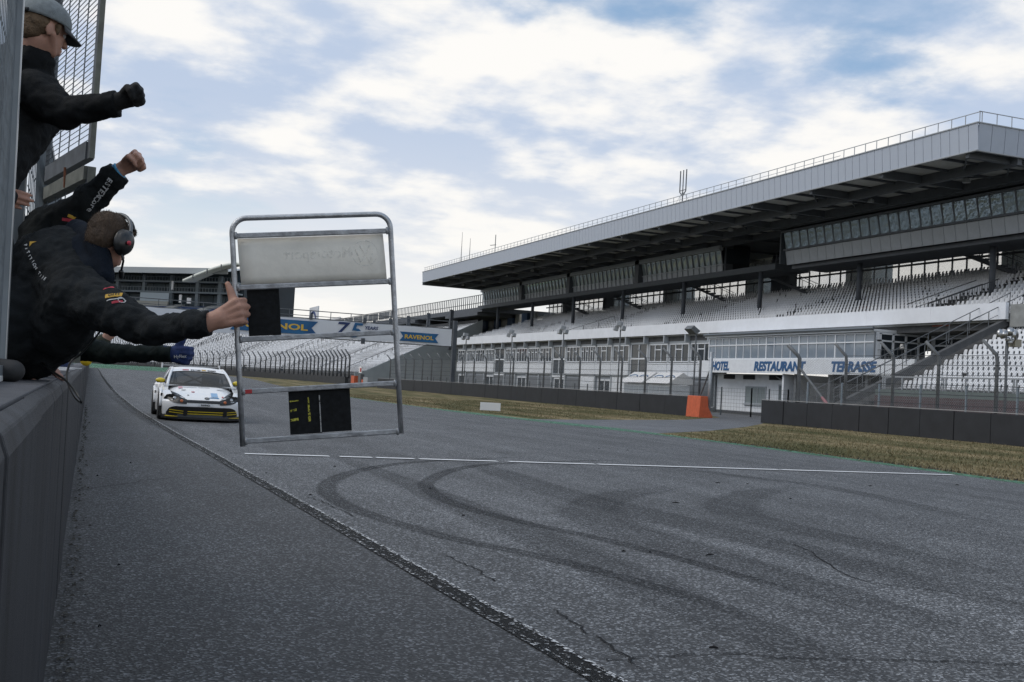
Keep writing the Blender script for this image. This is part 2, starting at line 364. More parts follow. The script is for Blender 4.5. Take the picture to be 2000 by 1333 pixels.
def sheet(name, left, right, z, m_):
    mb = MB(); L_ = crom([(*p, z) for p in left], 6); Rr = crom([(*p, z) for p in right], 6)
    for a, b in zip(L_, Rr): mb.v += [tuple(a), tuple(b)]
    mb.f = [(2*i, 2*i+1, 2*i+3, 2*i+2) for i in range(len(L_)-1)]; mb.mi = [0]*len(mb.f)
    return struct(mb.build(name, m_))
track = sheet('track', EDGE_L, EDGE_R, 0, M['track'])
sheet('pit_side_lane', [(-.05, y) for _, y in EDGE_L], EDGE_L, -.002, M['lane'])
pit = MB(); pit.poly([(-14, -8, -.004), (-.05, -8, -.004), (-.05, 262, -.004), (-14, 262, -.004)]); struct(pit.build('pit_lane', M['lane']))
# access road that joins the track, reached through the gap in the barrier
ar = MB(); ar.poly([(*p, -.006) for p in [(15.2, 29.2), (15.2, 38.6), (19, 41.2), (25, 46), (28, 48.5), (31.2, 52.3), (36, 58), (46.8, 80), (47.2, 60), (40, 55.5), (36.2, 53.2), (31.5, 47.0), (27, 41.4), (21, 34.6)]])
struct(ar.build('access_road', M['road']))
# green painted verge and the green run-off beyond the far bend
e = crom([(*p, 0) for p in EDGE_R], 6)
vs_ = [p+Vector((.12, 0, 0)) for p in e if 8 < p.y < 70]
ws_ = [(.5 if p.y < 28 else .5+min(1, (p.y-28)/6)*.9 if p.y < 36 else 1.2 if p.y < 44 else max(.3, 1.2-(p.y-44)*.18)) for p in vs_]
o = strip_mesh(vs_, ws_, .004).build('green_verge', M['green_paint']); struct(o)
M['soil'] = worn('bare soil edge', (.032, .027, .020), .60, 3.2, (1, .5, 1), soft=.12)
so = [p+Vector((.62, 0, 0)) for p in e if 5 < p.y < 29]; o = strip_mesh(so, .8, -.006).build('soil_edge', M['soil']); struct(o)
o = MB().add([(-2, 250, .02), (24, 236, .02), (19, 246, .9), (-4, 262, .9)], [(0, 1, 2, 3)]).build('green_run_off', M['green_paint']); struct(o)
o = MB().add([(9, 150, .006), (12.5, 148, .006), (14, 158, .006), (10.5, 160, .006)], [(0, 1, 2, 3)]).build('painted_patch', M['blue_paint'], track)
# rubbered edge line with flaked white paint along both sides
el = crom([(*p, 0) for p in EDGE_L], 10)
strip_mesh(el, .155, .004).build('edge_line', M['rubber_line'], track)
off = lambda d: [p+Vector((d, 0, 0)) for p in el if p.y < 60]
strip_mesh(off(0), .10, .0072).build('edge_line_paint', M['line_flecks'], track)
strip_mesh(off(.062), .030, .008).build('edge_line_paint', M['white_worn'], track)
strip_mesh(off(-.058), .040, .0082).build('edge_line_paint', M['white_flecks'], track)
# start line: dashes of different length
P0, P1 = Vector((2.24, 16.75)), Vector((15.6, 16.62))
segs = [(0, .095), (.107, .145), (.150, .196), (.202, .30), (.315, .43), (.434, .70), (.705, .995)]
for a, b in segs:
    strip_mesh([P0.lerp(P1, a+(b-a)*k/6) for k in range(7)], .17, .012).build('start_line', M['finish'], track)
# tyre marks (rubber laid on the asphalt), traced on the ground plane
def gp(l): return crom([G(*p) for p in l], 8)
MARKS = [
    ([(1010, 893), (900, 899), (790, 905), (700, 920), (650, 938), (638, 955), (652, 974), (700, 998), (800, 1030), (900, 1056), (1010, 1078), (1140, 1108), (1290, 1150), (1500, 1215)], (.18, .26), 'skid'),
    ([(1240, 898), (1100, 902), (960, 907), (880, 920), (838, 940), (836, 955), (865, 975), (930, 998), (1040, 1025), (1160, 1050), (1300, 1085), (1460, 1130), (1660, 1190)], (.16, .24), 'skid'),
    ([(900, 898), (980, 925), (1080, 958), (1200, 990), (1330, 1020), (1500, 1060), (1700, 1110), (1990, 1190)], (.25, .9), 'skid_faint'),
    ([(1240, 905), (1400, 925), (1600, 950), (1800, 990), (2010, 1040)], (.2, .5), 'skid_faint'),
    ([(1560, 950), (1470, 965), (1430, 985), (1440, 1003), (1540, 1030), (1700, 1065), (2010, 1140)], (.2, .8), 'skid_faint'),
    ([(1330, 950), (1200, 970), (1155, 995), (1170, 1015), (1260, 1050), (1420, 1100), (1600, 1150), (2010, 1280)], (.25, .9), 'skid_faint'),
    ([(620, 880), (760, 930), (930, 1000), (1120, 1080), (1340, 1180), (1560, 1270), (1800, 1370)], (.1, .7), 'skid_faint'),
    ([(200, 760), (260, 800), (330, 838), (420, 868)], (.3, .5), 'skid_faint'),
]
for i, (l, (w0, w1), mn) in enumerate(MARKS):
    p = gp(l); n = len(p); soft_strip('tyre_mark', p, [w0+(w1-w0)*math.sin(PI*min(1, k/n*.85+.08)) for k in range(n)], .0025+.0002*i, M[mn], track)
CR = [[(872, 1086), (920, 1108), (965, 1135)], [(1080, 1190), (1130, 1225), (1190, 1262), (1260, 1310)], [(1420, 1050), (1560, 1068), (1660, 1128), (1800, 1150), (2010, 1182)], [(1180, 1292), (1300, 1284), (1420, 1278), (1600, 1290), (1800, 1292), (2010, 1300)], [(120, 965), (230, 948), (330, 935), (450, 930)], [(690, 1010), (640, 985), (600, 972)]]
for i, l in enumerate(CR):
    p = [q+Vector((random.uniform(-.02, .02), random.uniform(-.02, .02), 0)) for q in gp(l)]
    strip_mesh(p, .013, .0052+.0002*i).build('sealed_crack', M['crack'], track)
# bits of tyre rubber lying on the track
peb = mat('rubber crumbs', (.012, .012, .013), .9)
for k, (x, y, L_) in enumerate([(1218, 1078, .05), (1270, 1080, .04), (1386, 1085, .14), (1320, 983, .12), (1402, 944, .14), (1544, 975, .06), (1394, 1267, .07), (840, 955, .05), (905, 1008, .05), (606, 968, .05), (654, 912, .05), (520, 925, .04), (1226, 880, .1), (1170, 877, .1), (1460, 946, .06), (1700, 950, .1), (1870, 948, .1), (195, 1225, .02), (232, 1105, .02), (190, 930, .03), (255, 905, .03)]):
    q = G(x, y); a = random.uniform(-.4, .6); mb = MB()
    mb.tube([(-L_/3, 0, .004), (0, .006, .008), (L_/3, 0, .004)], [.004, .007, .003], 6)
    o = mb.build('rubber_crumb', peb, track); o.location = q; o.rotation_euler = (0, 0, a)
# leaf litter and grit against the foot of the pit wall
gr = MB()
for k in range(420):
    y = 2.5*math.exp(random.uniform(0, 2.6)); x = -.045+abs(random.gauss(0, .045)); s_ = random.uniform(.004, .014)*(1+y/25)
    a = random.uniform(0, PI); gr.add([(x+s_*math.cos(a), y+s_*math.sin(a), .003), (x-s_*math.sin(a), y+s_*math.cos(a), .003+s_*.5), (x-s_*math.cos(a), y-s_*math.sin(a), .004), (x+s_*.3, y, s_)], [(0, 1, 3), (1, 2, 3), (2, 0, 3)])
tag(gr.build('wall_grit', mat('grit', (.035, .034, .032), .9, col2=(.12, .115, .10), vscale=30)), 'dark grit and leaf litter along the foot of the pit wall', 'grit', kind='stuff')
# short dry grass standing on the verge
n = 52000
u = rng.random(n); yy = 13+ (75-13)*u**1.6; xr = np.interp(yy, [p[1] for p in EDGE_R], [p[0] for p in EDGE_R])+.32
xx = xr+(33.0-xr)*rng.random(n)**1.25
inroad = np.zeros(n, bool)
poly = np.array([(15.2, 28.6), (15.2, 39.2), (19, 41.8), (25, 46.6), (28, 49), (31.2, 52.8), (36, 58), (36.5, 52.7), (31.7, 46.5), (27.2, 40.8), (21, 34.0)])
def inside(px_, py_, pl):
    c = np.zeros(len(px_), bool); j = len(pl)-1
    for i in range(len(pl)):
        xi, yi = pl[i]; xj, yj = pl[j]
        c ^= ((yi > py_) != (yj > py_)) & (px_ < (xj-xi)*(py_-yi)/(yj-yi+1e-9)+xi); j = i
    return c
keep = ~inside(xx, yy, poly) & ~((xx < xr+1.4) & (yy > 30) & (yy < 46)); xx = xx[keep]; yy = yy[keep]; n = len(xx)
hh = .025+.06*rng.random(n)**2; a = rng.random(n)*2*PI; w = .008+.014*rng.random(n); tx = rng.normal(0, .03, n); ty = rng.normal(0, .03, n)
V = np.empty((n, 3, 3)); V[:, 0] = np.stack([xx-np.cos(a)*w, yy-np.sin(a)*w, np.full(n, -.012)], 1); V[:, 1] = np.stack([xx+np.cos(a)*w, yy+np.sin(a)*w, np.full(n, -.012)], 1); V[:, 2] = np.stack([xx+tx, yy+ty, hh], 1)
me = bpy.data.meshes.new('grass'); me.from_pydata(V.reshape(-1, 3).tolist(), [], np.arange(3*n).reshape(-1, 3).tolist()); me.materials.append(M['blade'])
tag(link(bpy.data.objects.new('grass', me)), 'short dry brown and green grass on the trackside verge', 'grass', kind='stuff')
# ------------------------------------------------------------------ main grandstand
GS = empty('grandstand', 'long main grandstand with pale roof fascia and rows of grey seats', 'grandstand', (47, 50, 0))
GS.location = (0, 0, 0)
RX, RY0, RY1 = 44.0, 46.3, 153.0                     # roof edge and ends
# roof deck, sloping slightly down to the back
mb = MB(); mb.prism([(RX+.16, RY0+.16, 16.72), (66, RY0+.16, 16.3), (66, RY0+.16, 16.05), (RX+.16, RY0+.16, 16.05)], (0, RY1-RY0-.32, 0)); roof = mb.build('roof', M['soffit'], GS)
mb = MB(); mb.prism([(RX+.17, RY0+.17, 15.62), (66, RY0+.17, 15.5), (66, RY0+.17, 15.55), (RX+.17, RY0+.17, 15.67)], (0, RY1-RY0-.34, 0)); mb.build('soffit', M['soffit'], roof)
# fascia panels, each its own sheet, lower edge canted in
PW = .70; npan = int((RY1-RY0)/PW); PW = (RY1-RY0)/npan
pm = MB(); pm.prism([(0, .012, 1.45), (.10, .012, 0), (.14, .012, 0), (.05, .012, 1.45)], (0, PW-.03, 0)); pme = pm.mesh('fascia_panel', M['fascia'])
for k in range(npan): inst('fascia_panel', pme, roof, (RX, RY0+k*PW, 15.42))
pm2 = MB(); pm2.prism([(0, 0, 1.45), (0, .10, 0), (0, .14, 0), (0, .05, 1.45)], (.91, 0, 0)); pme2 = pm2.mesh('fascia_panel', M['fascia'])
for k in range(23): inst('fascia_panel', pme2, roof, (RX+.12+k*.94, RY0, 15.42))
mb = MB(); mb.box(RX+.12, RX+.2, RY0+.1, RY1, 15.44, 16.8); mb.box(RX+.1, 66, RY0+.12, RY0+.2, 15.44, 16.8)   # dark backing seen in the joints
mb.box(RX+.1, 66, RY1-.2, RY1-.02, 15.0, 16.8); mb.build('fascia_backing', M['fascia_trim'], roof)
mb = MB(); mb.box(RX-.05, RX+.16, RY0-.04, RY1, 16.87, 16.93); mb.box(RX+.16, 66, RY0-.05, RY0+.16, 16.872, 16.928)
mb.box(RX+.02, RX+.2, RY0+.06, RY1, 15.36, 15.42); mb.box(RX+.2, 66, RY0+.06, RY0+.24, 15.362, 15.421); mb.build('fascia_trim', M['rail'], roof)
# roof beams
for x in (47.3, 50.6, 53.6): MB().box(x-.16, x+.16, RY0+.25, RY1-.25, 15.0, 15.6).build('roof_beam', M['beam'], roof)
for k in range(16):
    y = RY0+.9+k*7.02; MB().box(RX+.22, 65.8, y-.13, y+.13, 15.12, 15.6).build('roof_beam', M['beam'], roof)
mb = MB()
for k in range(46):
    y = RY0+.9+k*2.34
    if k % 3: mb.box(RX+.22, 53.5, y-.05, y+.05, 15.45, 15.6)
for k in range(0, 15, 2):
    y = RY0+.9+k*7.02
    mb.bar((44.4, y+.2, 15.42), (47.2, y+3.4, 15.42), .09); mb.bar((47.4, y+6.8, 15.42), (50.5, y+3.6, 15.42), .09); mb.bar((47.4, y+.2, 15.42), (50.5, y+3.4, 15.42), .09)
mb.build('roof_bracing', M['beam'], roof)
rl = MB().lathe([(.05, 0), (.22, -.12), (.24, -.3)], (0, 0, 0), 10).mesh('roof_lamp', M['rail'])
for k in range(12): inst('roof_lamp', rl, roof, (49, RY0+6+k*8.8, 15.4))
# roof edge railing, aerials
mb = MB(); L_ = RY1-RY0
for k in range(int(L_/1.05)+1): mb.bar((RX+.22, RY0+.1+k*1.05, 16.9), (RX+.22, RY0+.1+k*1.05, 17.52), .035)
mb.bar((RX+.22, RY0-.0, 17.52), (RX+.22, RY1, 17.52), .04); mb.bar((RX+.22, RY0+12, 17.2), (RX+.22, RY1, 17.2), .025)
for k in range(20): mb.bar((RX+.3+k*1.05, RY0+.02, 16.9), (RX+.3+k*1.05, RY0+.02, 17.52), .035)
mb.bar((RX+.1, RY0+.02, 17.52), (65.5, RY0+.02, 17.5), .04); mb.build('roof_railing', M['rail'], roof)
def aerial(name, y, h, kind, lab):
    mb = MB(); z0 = 16.7; x = RX+1.2
    if kind == 0: mb.tube([(x, y, z0), (x, y, z0+h)], [.06, .02], 6)
    elif kind == 1: mb.tube([(x, y, z0), (x, y, z0+h)], .05, 6).bar((x, y-.2, z0+h*.55), (x, y+1.8, z0+h*.6), .07)
    else:
        mb.tube([(x, y, z0), (x, y, z0+1.4)], .06, 6)
        for dy in (-.5, 0, .5): mb.tube([(x, y, z0+1.1), (x, y+dy, z0+1.5), (x, y+dy, z0+h)], .05, 6)
        mb.bar((x, y-.55, z0+1.6), (x, y+.55, z0+1.6), .05).bar((x, y, z0+1.5), (x, y-1.6, z0+.2), .015).bar((x, y, z0+1.5), (x, y+1.6, z0+.2), .015)
    tag(mb.build(name, M['post']), lab, 'aerial', 'aerials on the stand roof')
aerial('roof_aerial', 80.3, 3.3, 2, 'three pronged aerial midway along the grandstand roof')
aerial('roof_aerial', 139.0, 4.6, 0, 'tallest thin whip aerial near the far end of the grandstand roof')
aerial('roof_aerial', 135.5, 3.4, 0, 'shorter thin whip aerial beside the tallest one on the roof')
aerial('roof_aerial', 125.8, 2.8, 1, 'small aerial with a horizontal boom near the roof end')
# white parapet band in front of the upper tier
BX = 47.0; BY0, BY1 = 46.85, 146.0
for k in range(17):
    y0 = BY0+k*(BY1-BY0)/17; y1 = BY0+(k+1)*(BY1-BY0)/17
    MB().box(BX, BX+.22, y0+.004, y1-.004, 6.42, 7.36).build('parapet_panel', M['white'], GS)
MB().box(BX+.222, BX+2.0, BY0, BY1, 6.30, 6.5).build('tier_slab', M['concrete'], GS)
MB().box(BX+.26, BX+.48, 28, BY0-.05, 6.0, 7.25).build('end_parapet', M['concrete'], GS)
# stepped concrete tier
NR = 15; TX, TD, TZ, TR = 47.5, .97, 6.55, .335
mb = MB(); prof = []
for r in range(NR): prof += [(TX+r*TD, TZ+r*TR), (TX+(r+1)*TD, TZ+r*TR)]
prof += [(TX+NR*TD, TZ+NR*TR), (TX+NR*TD+1.5, TZ+NR*TR), (TX+NR*TD+1.5, 5.9), (TX, 5.9)]
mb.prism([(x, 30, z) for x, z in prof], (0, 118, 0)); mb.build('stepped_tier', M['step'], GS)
# seats: one shell with a curved back and a pan
SW = .205
def seat_geo():
    v = []; f = []
    for j, (z, x) in enumerate([(.30, .02), (.50, .06), (.74, .12), (.80, .15)]):
        w = SW*(1 if j < 2 else .97 if j == 2 else .72)/2
        v += [(x+.03, -w, z), (x+.055, 0, z), (x+.03, w, z)]
    for j in range(3):
        b_ = 3*j; f += [(b_, b_+1, b_+4, b_+3), (b_+1, b_+2, b_+5, b_+4)]
    k = len(v); w = SW/2
    v += [(-.22, -w, .33), (-.22, w, .33), (.04, w, .30), (.04, -w, .30), (-.22, -w, .26), (-.22, w, .26), (-.08, -.04, 0), (-.08, .04, 0), (-.08, .04, .3), (-.08, -.04, .3)]
    f += [(k, k+1, k+2, k+3), (k, k+4, k+5, k+1), (k+6, k+7, k+8, k+9)]
    return v, f
SV, SF = seat_geo(); SVa = np.array(SV)
seat_me = bpy.data.meshes.new('seat'); seat_me.from_pydata(SV, [], SF); seat_me.materials.append(M['seat'])
def seat_cloud(name, pos, ang=None, sc=1.0):
    n = len(pos); k = len(SVa); pos = np.array(pos)
    V = np.repeat(SVa[None]*np.array(sc), n, 0)
    if ang is not None:
        ca, sa = np.cos(ang)[:, None], np.sin(ang)[:, None]; V = np.stack([V[:, :, 0]*ca-V[:, :, 1]*sa, V[:, :, 0]*sa+V[:, :, 1]*ca, V[:, :, 2]], 2)
    V = V+pos[:, None, :]
    F = [tuple(i+k*j for i in f) for j in range(n) for f in SF]
    me_ = bpy.data.meshes.new(name); me_.from_pydata(V.reshape(-1, 3).tolist(), [], F); me_.materials.append(M['seat']); return me_
AISLES = [54.6, 72.5, 90.5, 108.5, 126.5]
pos = []
for r in range(NR):
    x = TX+(r+.55)*TD; z = TZ+r*TR
    for k in range(int((147-38)/.385)):
        y = 38+k*.385
        if any(abs(y-a-r*.10) < .62 for a in AISLES): continue
        if 53.2 < y < 56.6 and r < 6 and y > 54: continue
        if random.random() < .012: continue
        pos.append((x, y, z))
near = []
# lower tier on the right
LX, LD, LZ, LR = 39.75, .66, 2.0, .315
for r in range(13):
    for k in range(40):
        y = 46.75-k*.355
        if y < 33.8+r*.55: continue
        if random.random() < .01: continue
        near.append((LX+(r+.55)*LD, y, LZ+r*LR))
print('lower seats', len(near), 'upper', len(pos))
near.sort(key=lambda p: p[1]+p[0])
for p in near[:300]: inst('seat', seat_me, GS, p, (0, 0, 0), (.95, 1.18, .84))
rest = near[300:]
o = link(bpy.data.objects.new('seat_rows', seat_cloud('seat_rows', pos)), GS); tag(o, kind='stuff')
if rest: o = link(bpy.data.objects.new('seat_rows', seat_cloud('seat_rows', rest, sc=(.95, 1.18, .84))), GS); tag(o, kind='stuff')
# lower tier steps, front wall, green and maroon strips
mb = MB(); prof = [(LX-1.2, LZ-.0)]
for r in range(13): prof += [(LX+r*LD, LZ+r*LR), (LX+(r+1)*LD, LZ+r*LR)]
prof += [(LX+13*LD, LZ+12*LR-.6), (LX+13*LD, -.3), (LX-1.2, -.3)]
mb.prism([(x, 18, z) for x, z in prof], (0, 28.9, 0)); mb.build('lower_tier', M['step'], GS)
MB().box(LX-1.32, LX-1.21, 18, 46.9, 1.80, 2.12).build('green_strip', M['green_wall'], GS)
MB().box(LX-1.36, LX-1.215, 18, 46.9, -.1, 1.798).build('maroon_wall', M['maroon'], GS)
# sloping stair side wall (concrete) at the left end of the lower tier
mb = MB(); mb.prism([(35.6, 47.0, .55), (49.4, 47.0, 7.05), (49.4, 47.0, 7.45), (35.6, 47.0, .98)], (0, .34, 0)); mb.build('stair_stringer', M['step'], GS)
mb = MB()
for k in range(38):
    x = 35.9+k*.36; z = .3+k*.17; mb.box(x, x+.37, 47.35, 48.9, z-.2, z)
mb.build('stair_flight', M['step'], GS)
mb = MB()
for yy_ in (47.4, 48.8):
    mb.bar((36.2, yy_, 2.0), (49.3, yy_, 8.2), .04); mb.bar((36.2, yy_, 1.55), (49.3, yy_, 7.75), .025)
    for k in range(10): x = 36.2+k*1.45; z = 2.0+k*1.45*.473; mb.bar((x, yy_, z-1.15), (x, yy_, z), .035)
mb.build('stair_railing', M['post'], GS)
# railing before the lower tier
mb = MB()
for k in range(16):
    y = 46.6-k*1.45; mb.bar((LX-1.1, y, 1.5), (LX-1.1, y, 2.78), .06)
    if k % 3 == 0: mb.bar((LX-1.1, y-.16, 1.5), (LX-1.1, y-.16, 2.78), .06)
mb.bar((LX-1.1, 46.7, 2.78), (LX-1.1, 24, 2.78), .07); mb.bar((LX-1.1, 46.7, 2.2), (LX-1.1, 24, 2.2), .03); mb.build('front_railing', M['rail'], GS)
# aisle steps with railings on the upper tier
for i, a in enumerate(AISLES):
    mb = MB()
    for r in range(NR): mb.box(TX+r*TD+.05, TX+r*TD+.55, a+r*.10-.5, a+r*.10+.5, TZ+r*TR+.002, TZ+r*TR+.18)
    mb.build('aisle_steps', M['concrete'], GS)
    mb = MB()
    for r in range(0, 7, 2): mb.bar((TX+r*TD+.6, a+r*.1+.62, TZ+r*TR), (TX+r*TD+.6, a+r*.1+.62, TZ+r*TR+1.0), .04)
    if i in (0, 3): mb.bar((TX+.6, a+.62, TZ+1.0), (TX+.6+6*TD, a+1.2, TZ+6*TR+1.0), .035)
    if i == 0:
        mb.build('aisle_railing', M['rail_dark'], GS); MB().bar((TX+.4, a+1.2, TZ+1.2), (TX+5.9, a+1.2, TZ+3.2), .05).build('aisle_rail', M['rail_dark'], GS); mb = MB()
        for k in range(28): x = TX+.4+k*.2; mb.bar((x, a-.7, TZ+.2+k*.2*.37), (x, a-.7, TZ+1.15+k*.2*.37), .02)
        mb.bar((TX+.4, a-.7, TZ+1.15), (TX+5.9, a-.7, TZ+3.15), .06)
    if i in (0, 3): mb.build('aisle_railing', M['rail_dark'], GS)
for r, y, w in [(2, 57.2, 1.4), (1, 58.8, 1.6), (0, 60.2, 2.2), (6, 66.6, 1.3), (11, 60.2, 2.0), (4, 55.9, 1.2), (10, 86.0, 1.2), (0, 52.3, 1.5), (9, 49.5, 1.5)]:
    x = TX+r*TD; MB().box(x-.012, x-.002, y-w/2, y+w/2, TZ+r*TR-.33, TZ+r*TR-.01).build('red_riser', M['seat_red'], GS)
# columns
for k in range(8):
    y = 54.6+13.1*k; ct_ = 11.9 if y < 75 else 12.25; mb = MB(); mb.lathe([(.2, 0), (.2, ct_-8.2)], (53.55, y, 8.2), 14); mb.build('column', M['beam'], GS, True)
for y in (88.5, 90.2, 128, 141): MB().box(61.4, 62.4, y-.5, y+.5, 11.6, 15.4).build('rear_column', M['beam'], GS)
# rear wind screen: mullions and panes
mb = MB(); Y0_, Y1_ = 44.0, 152.0; nb = int((Y1_-Y0_)/1.55)
for k in range(nb+1): mb.box(63.3, 63.42, Y0_+k*1.55-.045, Y0_+k*1.55+.045, 11.2, 15.5)
mb.box(63.28, 63.44, Y0_, Y1_, 13.05, 13.2); mb.box(63.28, 63.44, Y0_, Y1_, 11.1, 11.3); mb.build('screen_frame', M['beam'], GS)
for z0, z1 in ((11.3, 13.05), (13.2, 15.4)):
    gm = MB().box(0, .02, .05, 1.5, z0, z1).mesh('screen_pane', M['poly'])
    for k in range(nb): inst('screen_pane', gm, GS, (63.35, Y0_+k*1.55, 0))
mb = MB()
for k, y in enumerate((62, 79.5, 97, 114, 131)): mb.box(64.2, 66.5, y, y+2.6+(k % 2), 8, 15.3)
mb.build('stair_tower', mat('pale stair tower cladding', (.42, .48, .53), .7), GS)
# dark escape stairs hanging down to the tier
for y in (61.0, 84.5, 98.0, 116.0, 131.0):
    mb = MB(); mb.bar((56.4, y, 12.5), (59.6, y-3.2, 10.6), .9, .22)
    for k in range(9): mb.box(56.5+k*.38, 56.9+k*.38, y-.55-k*.36, y+.35-k*.36, 12.45-k*.22, 12.58-k*.22)
    for s_ in (-.5, .4):
        mb.bar((56.4+s_*.2, y+s_, 13.6), (59.6+s_*.2, y+s_-3.2, 11.7), .05)
        for k in range(8): mb.bar((56.5+k*.42, y+s_-k*.42, 12.5-k*.25), (56.5+k*.42, y+s_-k*.42, 13.55-k*.25), .025)
    mb.build('escape_stair', M['beam'], GS)
# booth one: long glazed commentary row on a slab
bo = MB(); bo.box(53.2, 56.6, 78.2, 154, 12.22, 12.72); bo.build('booth_slab', M['slab'], GS)
MB().box(53.9, 56.5, 87.2, 153.5, 12.73, 15.35).build('booth_core', M['dark'], GS)
wm = MB(); wm.prism([(-.28, .06, 1.95), (0, .06, .72), (.04, .06, .72), (-.24, .06, 1.95)], (0, .92, 0)); wme = wm.mesh('booth_window', M['glass_booth'])
fm = MB(); fm.prism([(-.02, .04, .66), (.02, .04, .02), (.08, .04, .02), (.06, .04, .66)], (0, .97, 0)); fme = fm.mesh('booth_panel', M['booth_sill'])
mb = MB(); y = 87.3; idx = 0
GAP = {102.5: .9, 120.0: .9, 136.0: .9}
ys = []
while y < 153:
    if any(a <= y < a+1.05 for a in GAP): MB().box(53.2, 53.9, y, y+.9, 12.73, 15.3).build('booth_pier', M['beam'], GS); y += 1.05; continue
    ys.append(y); y += 1.05
for y in ys:
    inst('booth_window', wme, GS, (53.75, y, 12.75)); inst('booth_panel', fme, GS, (53.75, y, 12.75))
    mb.bar((53.44, y, 14.75), (53.76, y, 12.76), .1, .06)
mb.box(53.2, 53.62, 87.2, 153.4, 14.72, 15.15); mb.box(53.62, 53.76, 87.2, 153.4, 13.38, 13.5); mb.build('booth_frame', M['frame_grey'], GS)
MB().box(53.8, 54.6, 87.0, 87.18, 12.73, 15.2).build('booth_end', M['beam'], GS)
MB().box(53.9, 56.3, 86.9, 87.0, 13.5, 14.9).build('booth_end_window', M['glass_dark'], GS)
mb = MB()
for k in range(11): mb.bar((53.4+k*.32, 78.35, 12.72), (53.4+k*.32, 78.35, 13.8), .03)
for k in range(26): mb.bar((56.5, 78.4+k*.33, 12.72), (56.5, 78.4+k*.33, 13.8), .03)
mb.bar((53.3, 78.35, 13.8), (56.5, 78.35, 13.8), .05); mb.bar((56.5, 78.3, 13.8), (56.5, 87, 13.8), .05); mb.build('balcony_railing', M['beam'], GS)
# booth two: taller glazed box nearer to the camera
MB().box(51.75, 55.4, 44.5, 74.6, 12.15, 14.95).build('booth_core', M['dark'], GS)
MB().box(52.2, 55.6, 44.4, 74.4, 11.85, 12.148).build('booth_slab', M['beam'], GS)
w2 = MB(); w2.prism([(-.32, .05, 2.52), (-.06, .05, 1.22), (-.02, .05, 1.22), (-.28, .05, 2.52)], (0, .92, 0)); w2e = w2.mesh('booth_window', M['glass_booth'])
p2 = MB(); p2.prism([(-.08, .02, 1.16), (.12, .02, 0), (.17, .02, 0), (-.03, .02, 1.16)], (0, 1.0, 0)); p2e = p2.mesh('booth_panel', M['booth_sill'])
mb = MB()
for k in range(30):
    y = 73.4-k*1.03; inst('booth_window', w2e, GS, (51.6, y, 12.13)); inst('booth_panel', p2e, GS, (51.6, y, 12.13)); mb.bar((51.27, y-.02, 14.72), (51.6, y-.02, 13.27), .13, .08)
mb.box(51.1, 51.34, 43.4, 74.5, 14.66, 14.82); mb.box(51.34, 51.6, 43.4, 74.5, 13.22, 13.36); mb.build('booth_frame', M['beam'], GS)
MB().box(51.2, 55.4, 74.6, 74.75, 12.2, 14.9).build('booth_end', M['slab'], GS)
mb = MB(); mb.box(50.9, 53.2, 43.5, 75.5, 14.96, 15.3); mb.box(54, 62, 43.5, 152.5, 15.3, 15.45); mb.build('header_beam', M['beam'], GS)
# facade storeys under the white band
FX = 47.55; BAY = 3.72; NB = 18; FY0 = 78.2
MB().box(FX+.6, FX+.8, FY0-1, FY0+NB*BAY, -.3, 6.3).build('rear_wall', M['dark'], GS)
mbk = MB(); ph = MB(); ph.box(0, .12, .03, BAY-.03, 2.82, 3.98); phe = ph.mesh('parapet_panel', M['white2'])
def facade_window(npane, lintel):
    mb = MB(); w = BAY-.34; z0, z1 = 4.05, 5.68
    mb.box(-.05, .06, .17, .25, z0, z1); mb.box(-.05, .06, BAY-.25, BAY-.17, z0, z1); mb.box(-.05, .06, .25, BAY-.25, z0, z0+.09); mb.box(-.05, .06, .25, BAY-.25, z1-.09, z1)
    for k in range(1, npane): y = .21+w*k/npane; mb.box(-.045, .055, y-.035, y+.035, z0+.09, z1-.09)
    if lintel:
        for k in range(npane):
            if k % 2 == 1: y = .21+w*k/npane; mb.box(-.04, .05, y+.035, y+w/npane-.035, z1-.55, z1-.47)
    return mb
we = {n: facade_window(n, True).mesh('window', M['frame_white']) for n in (3, 4, 6)}
ge = {n: [MB().box(.03, .045, .25+(BAY-.5)*k/n+.04, .25+(BAY-.5)*(k+1)/n-.04, 4.15, 5.58).mesh('pane', M['glass_dark']) for k in range(n)] for n in (3, 4, 6)}
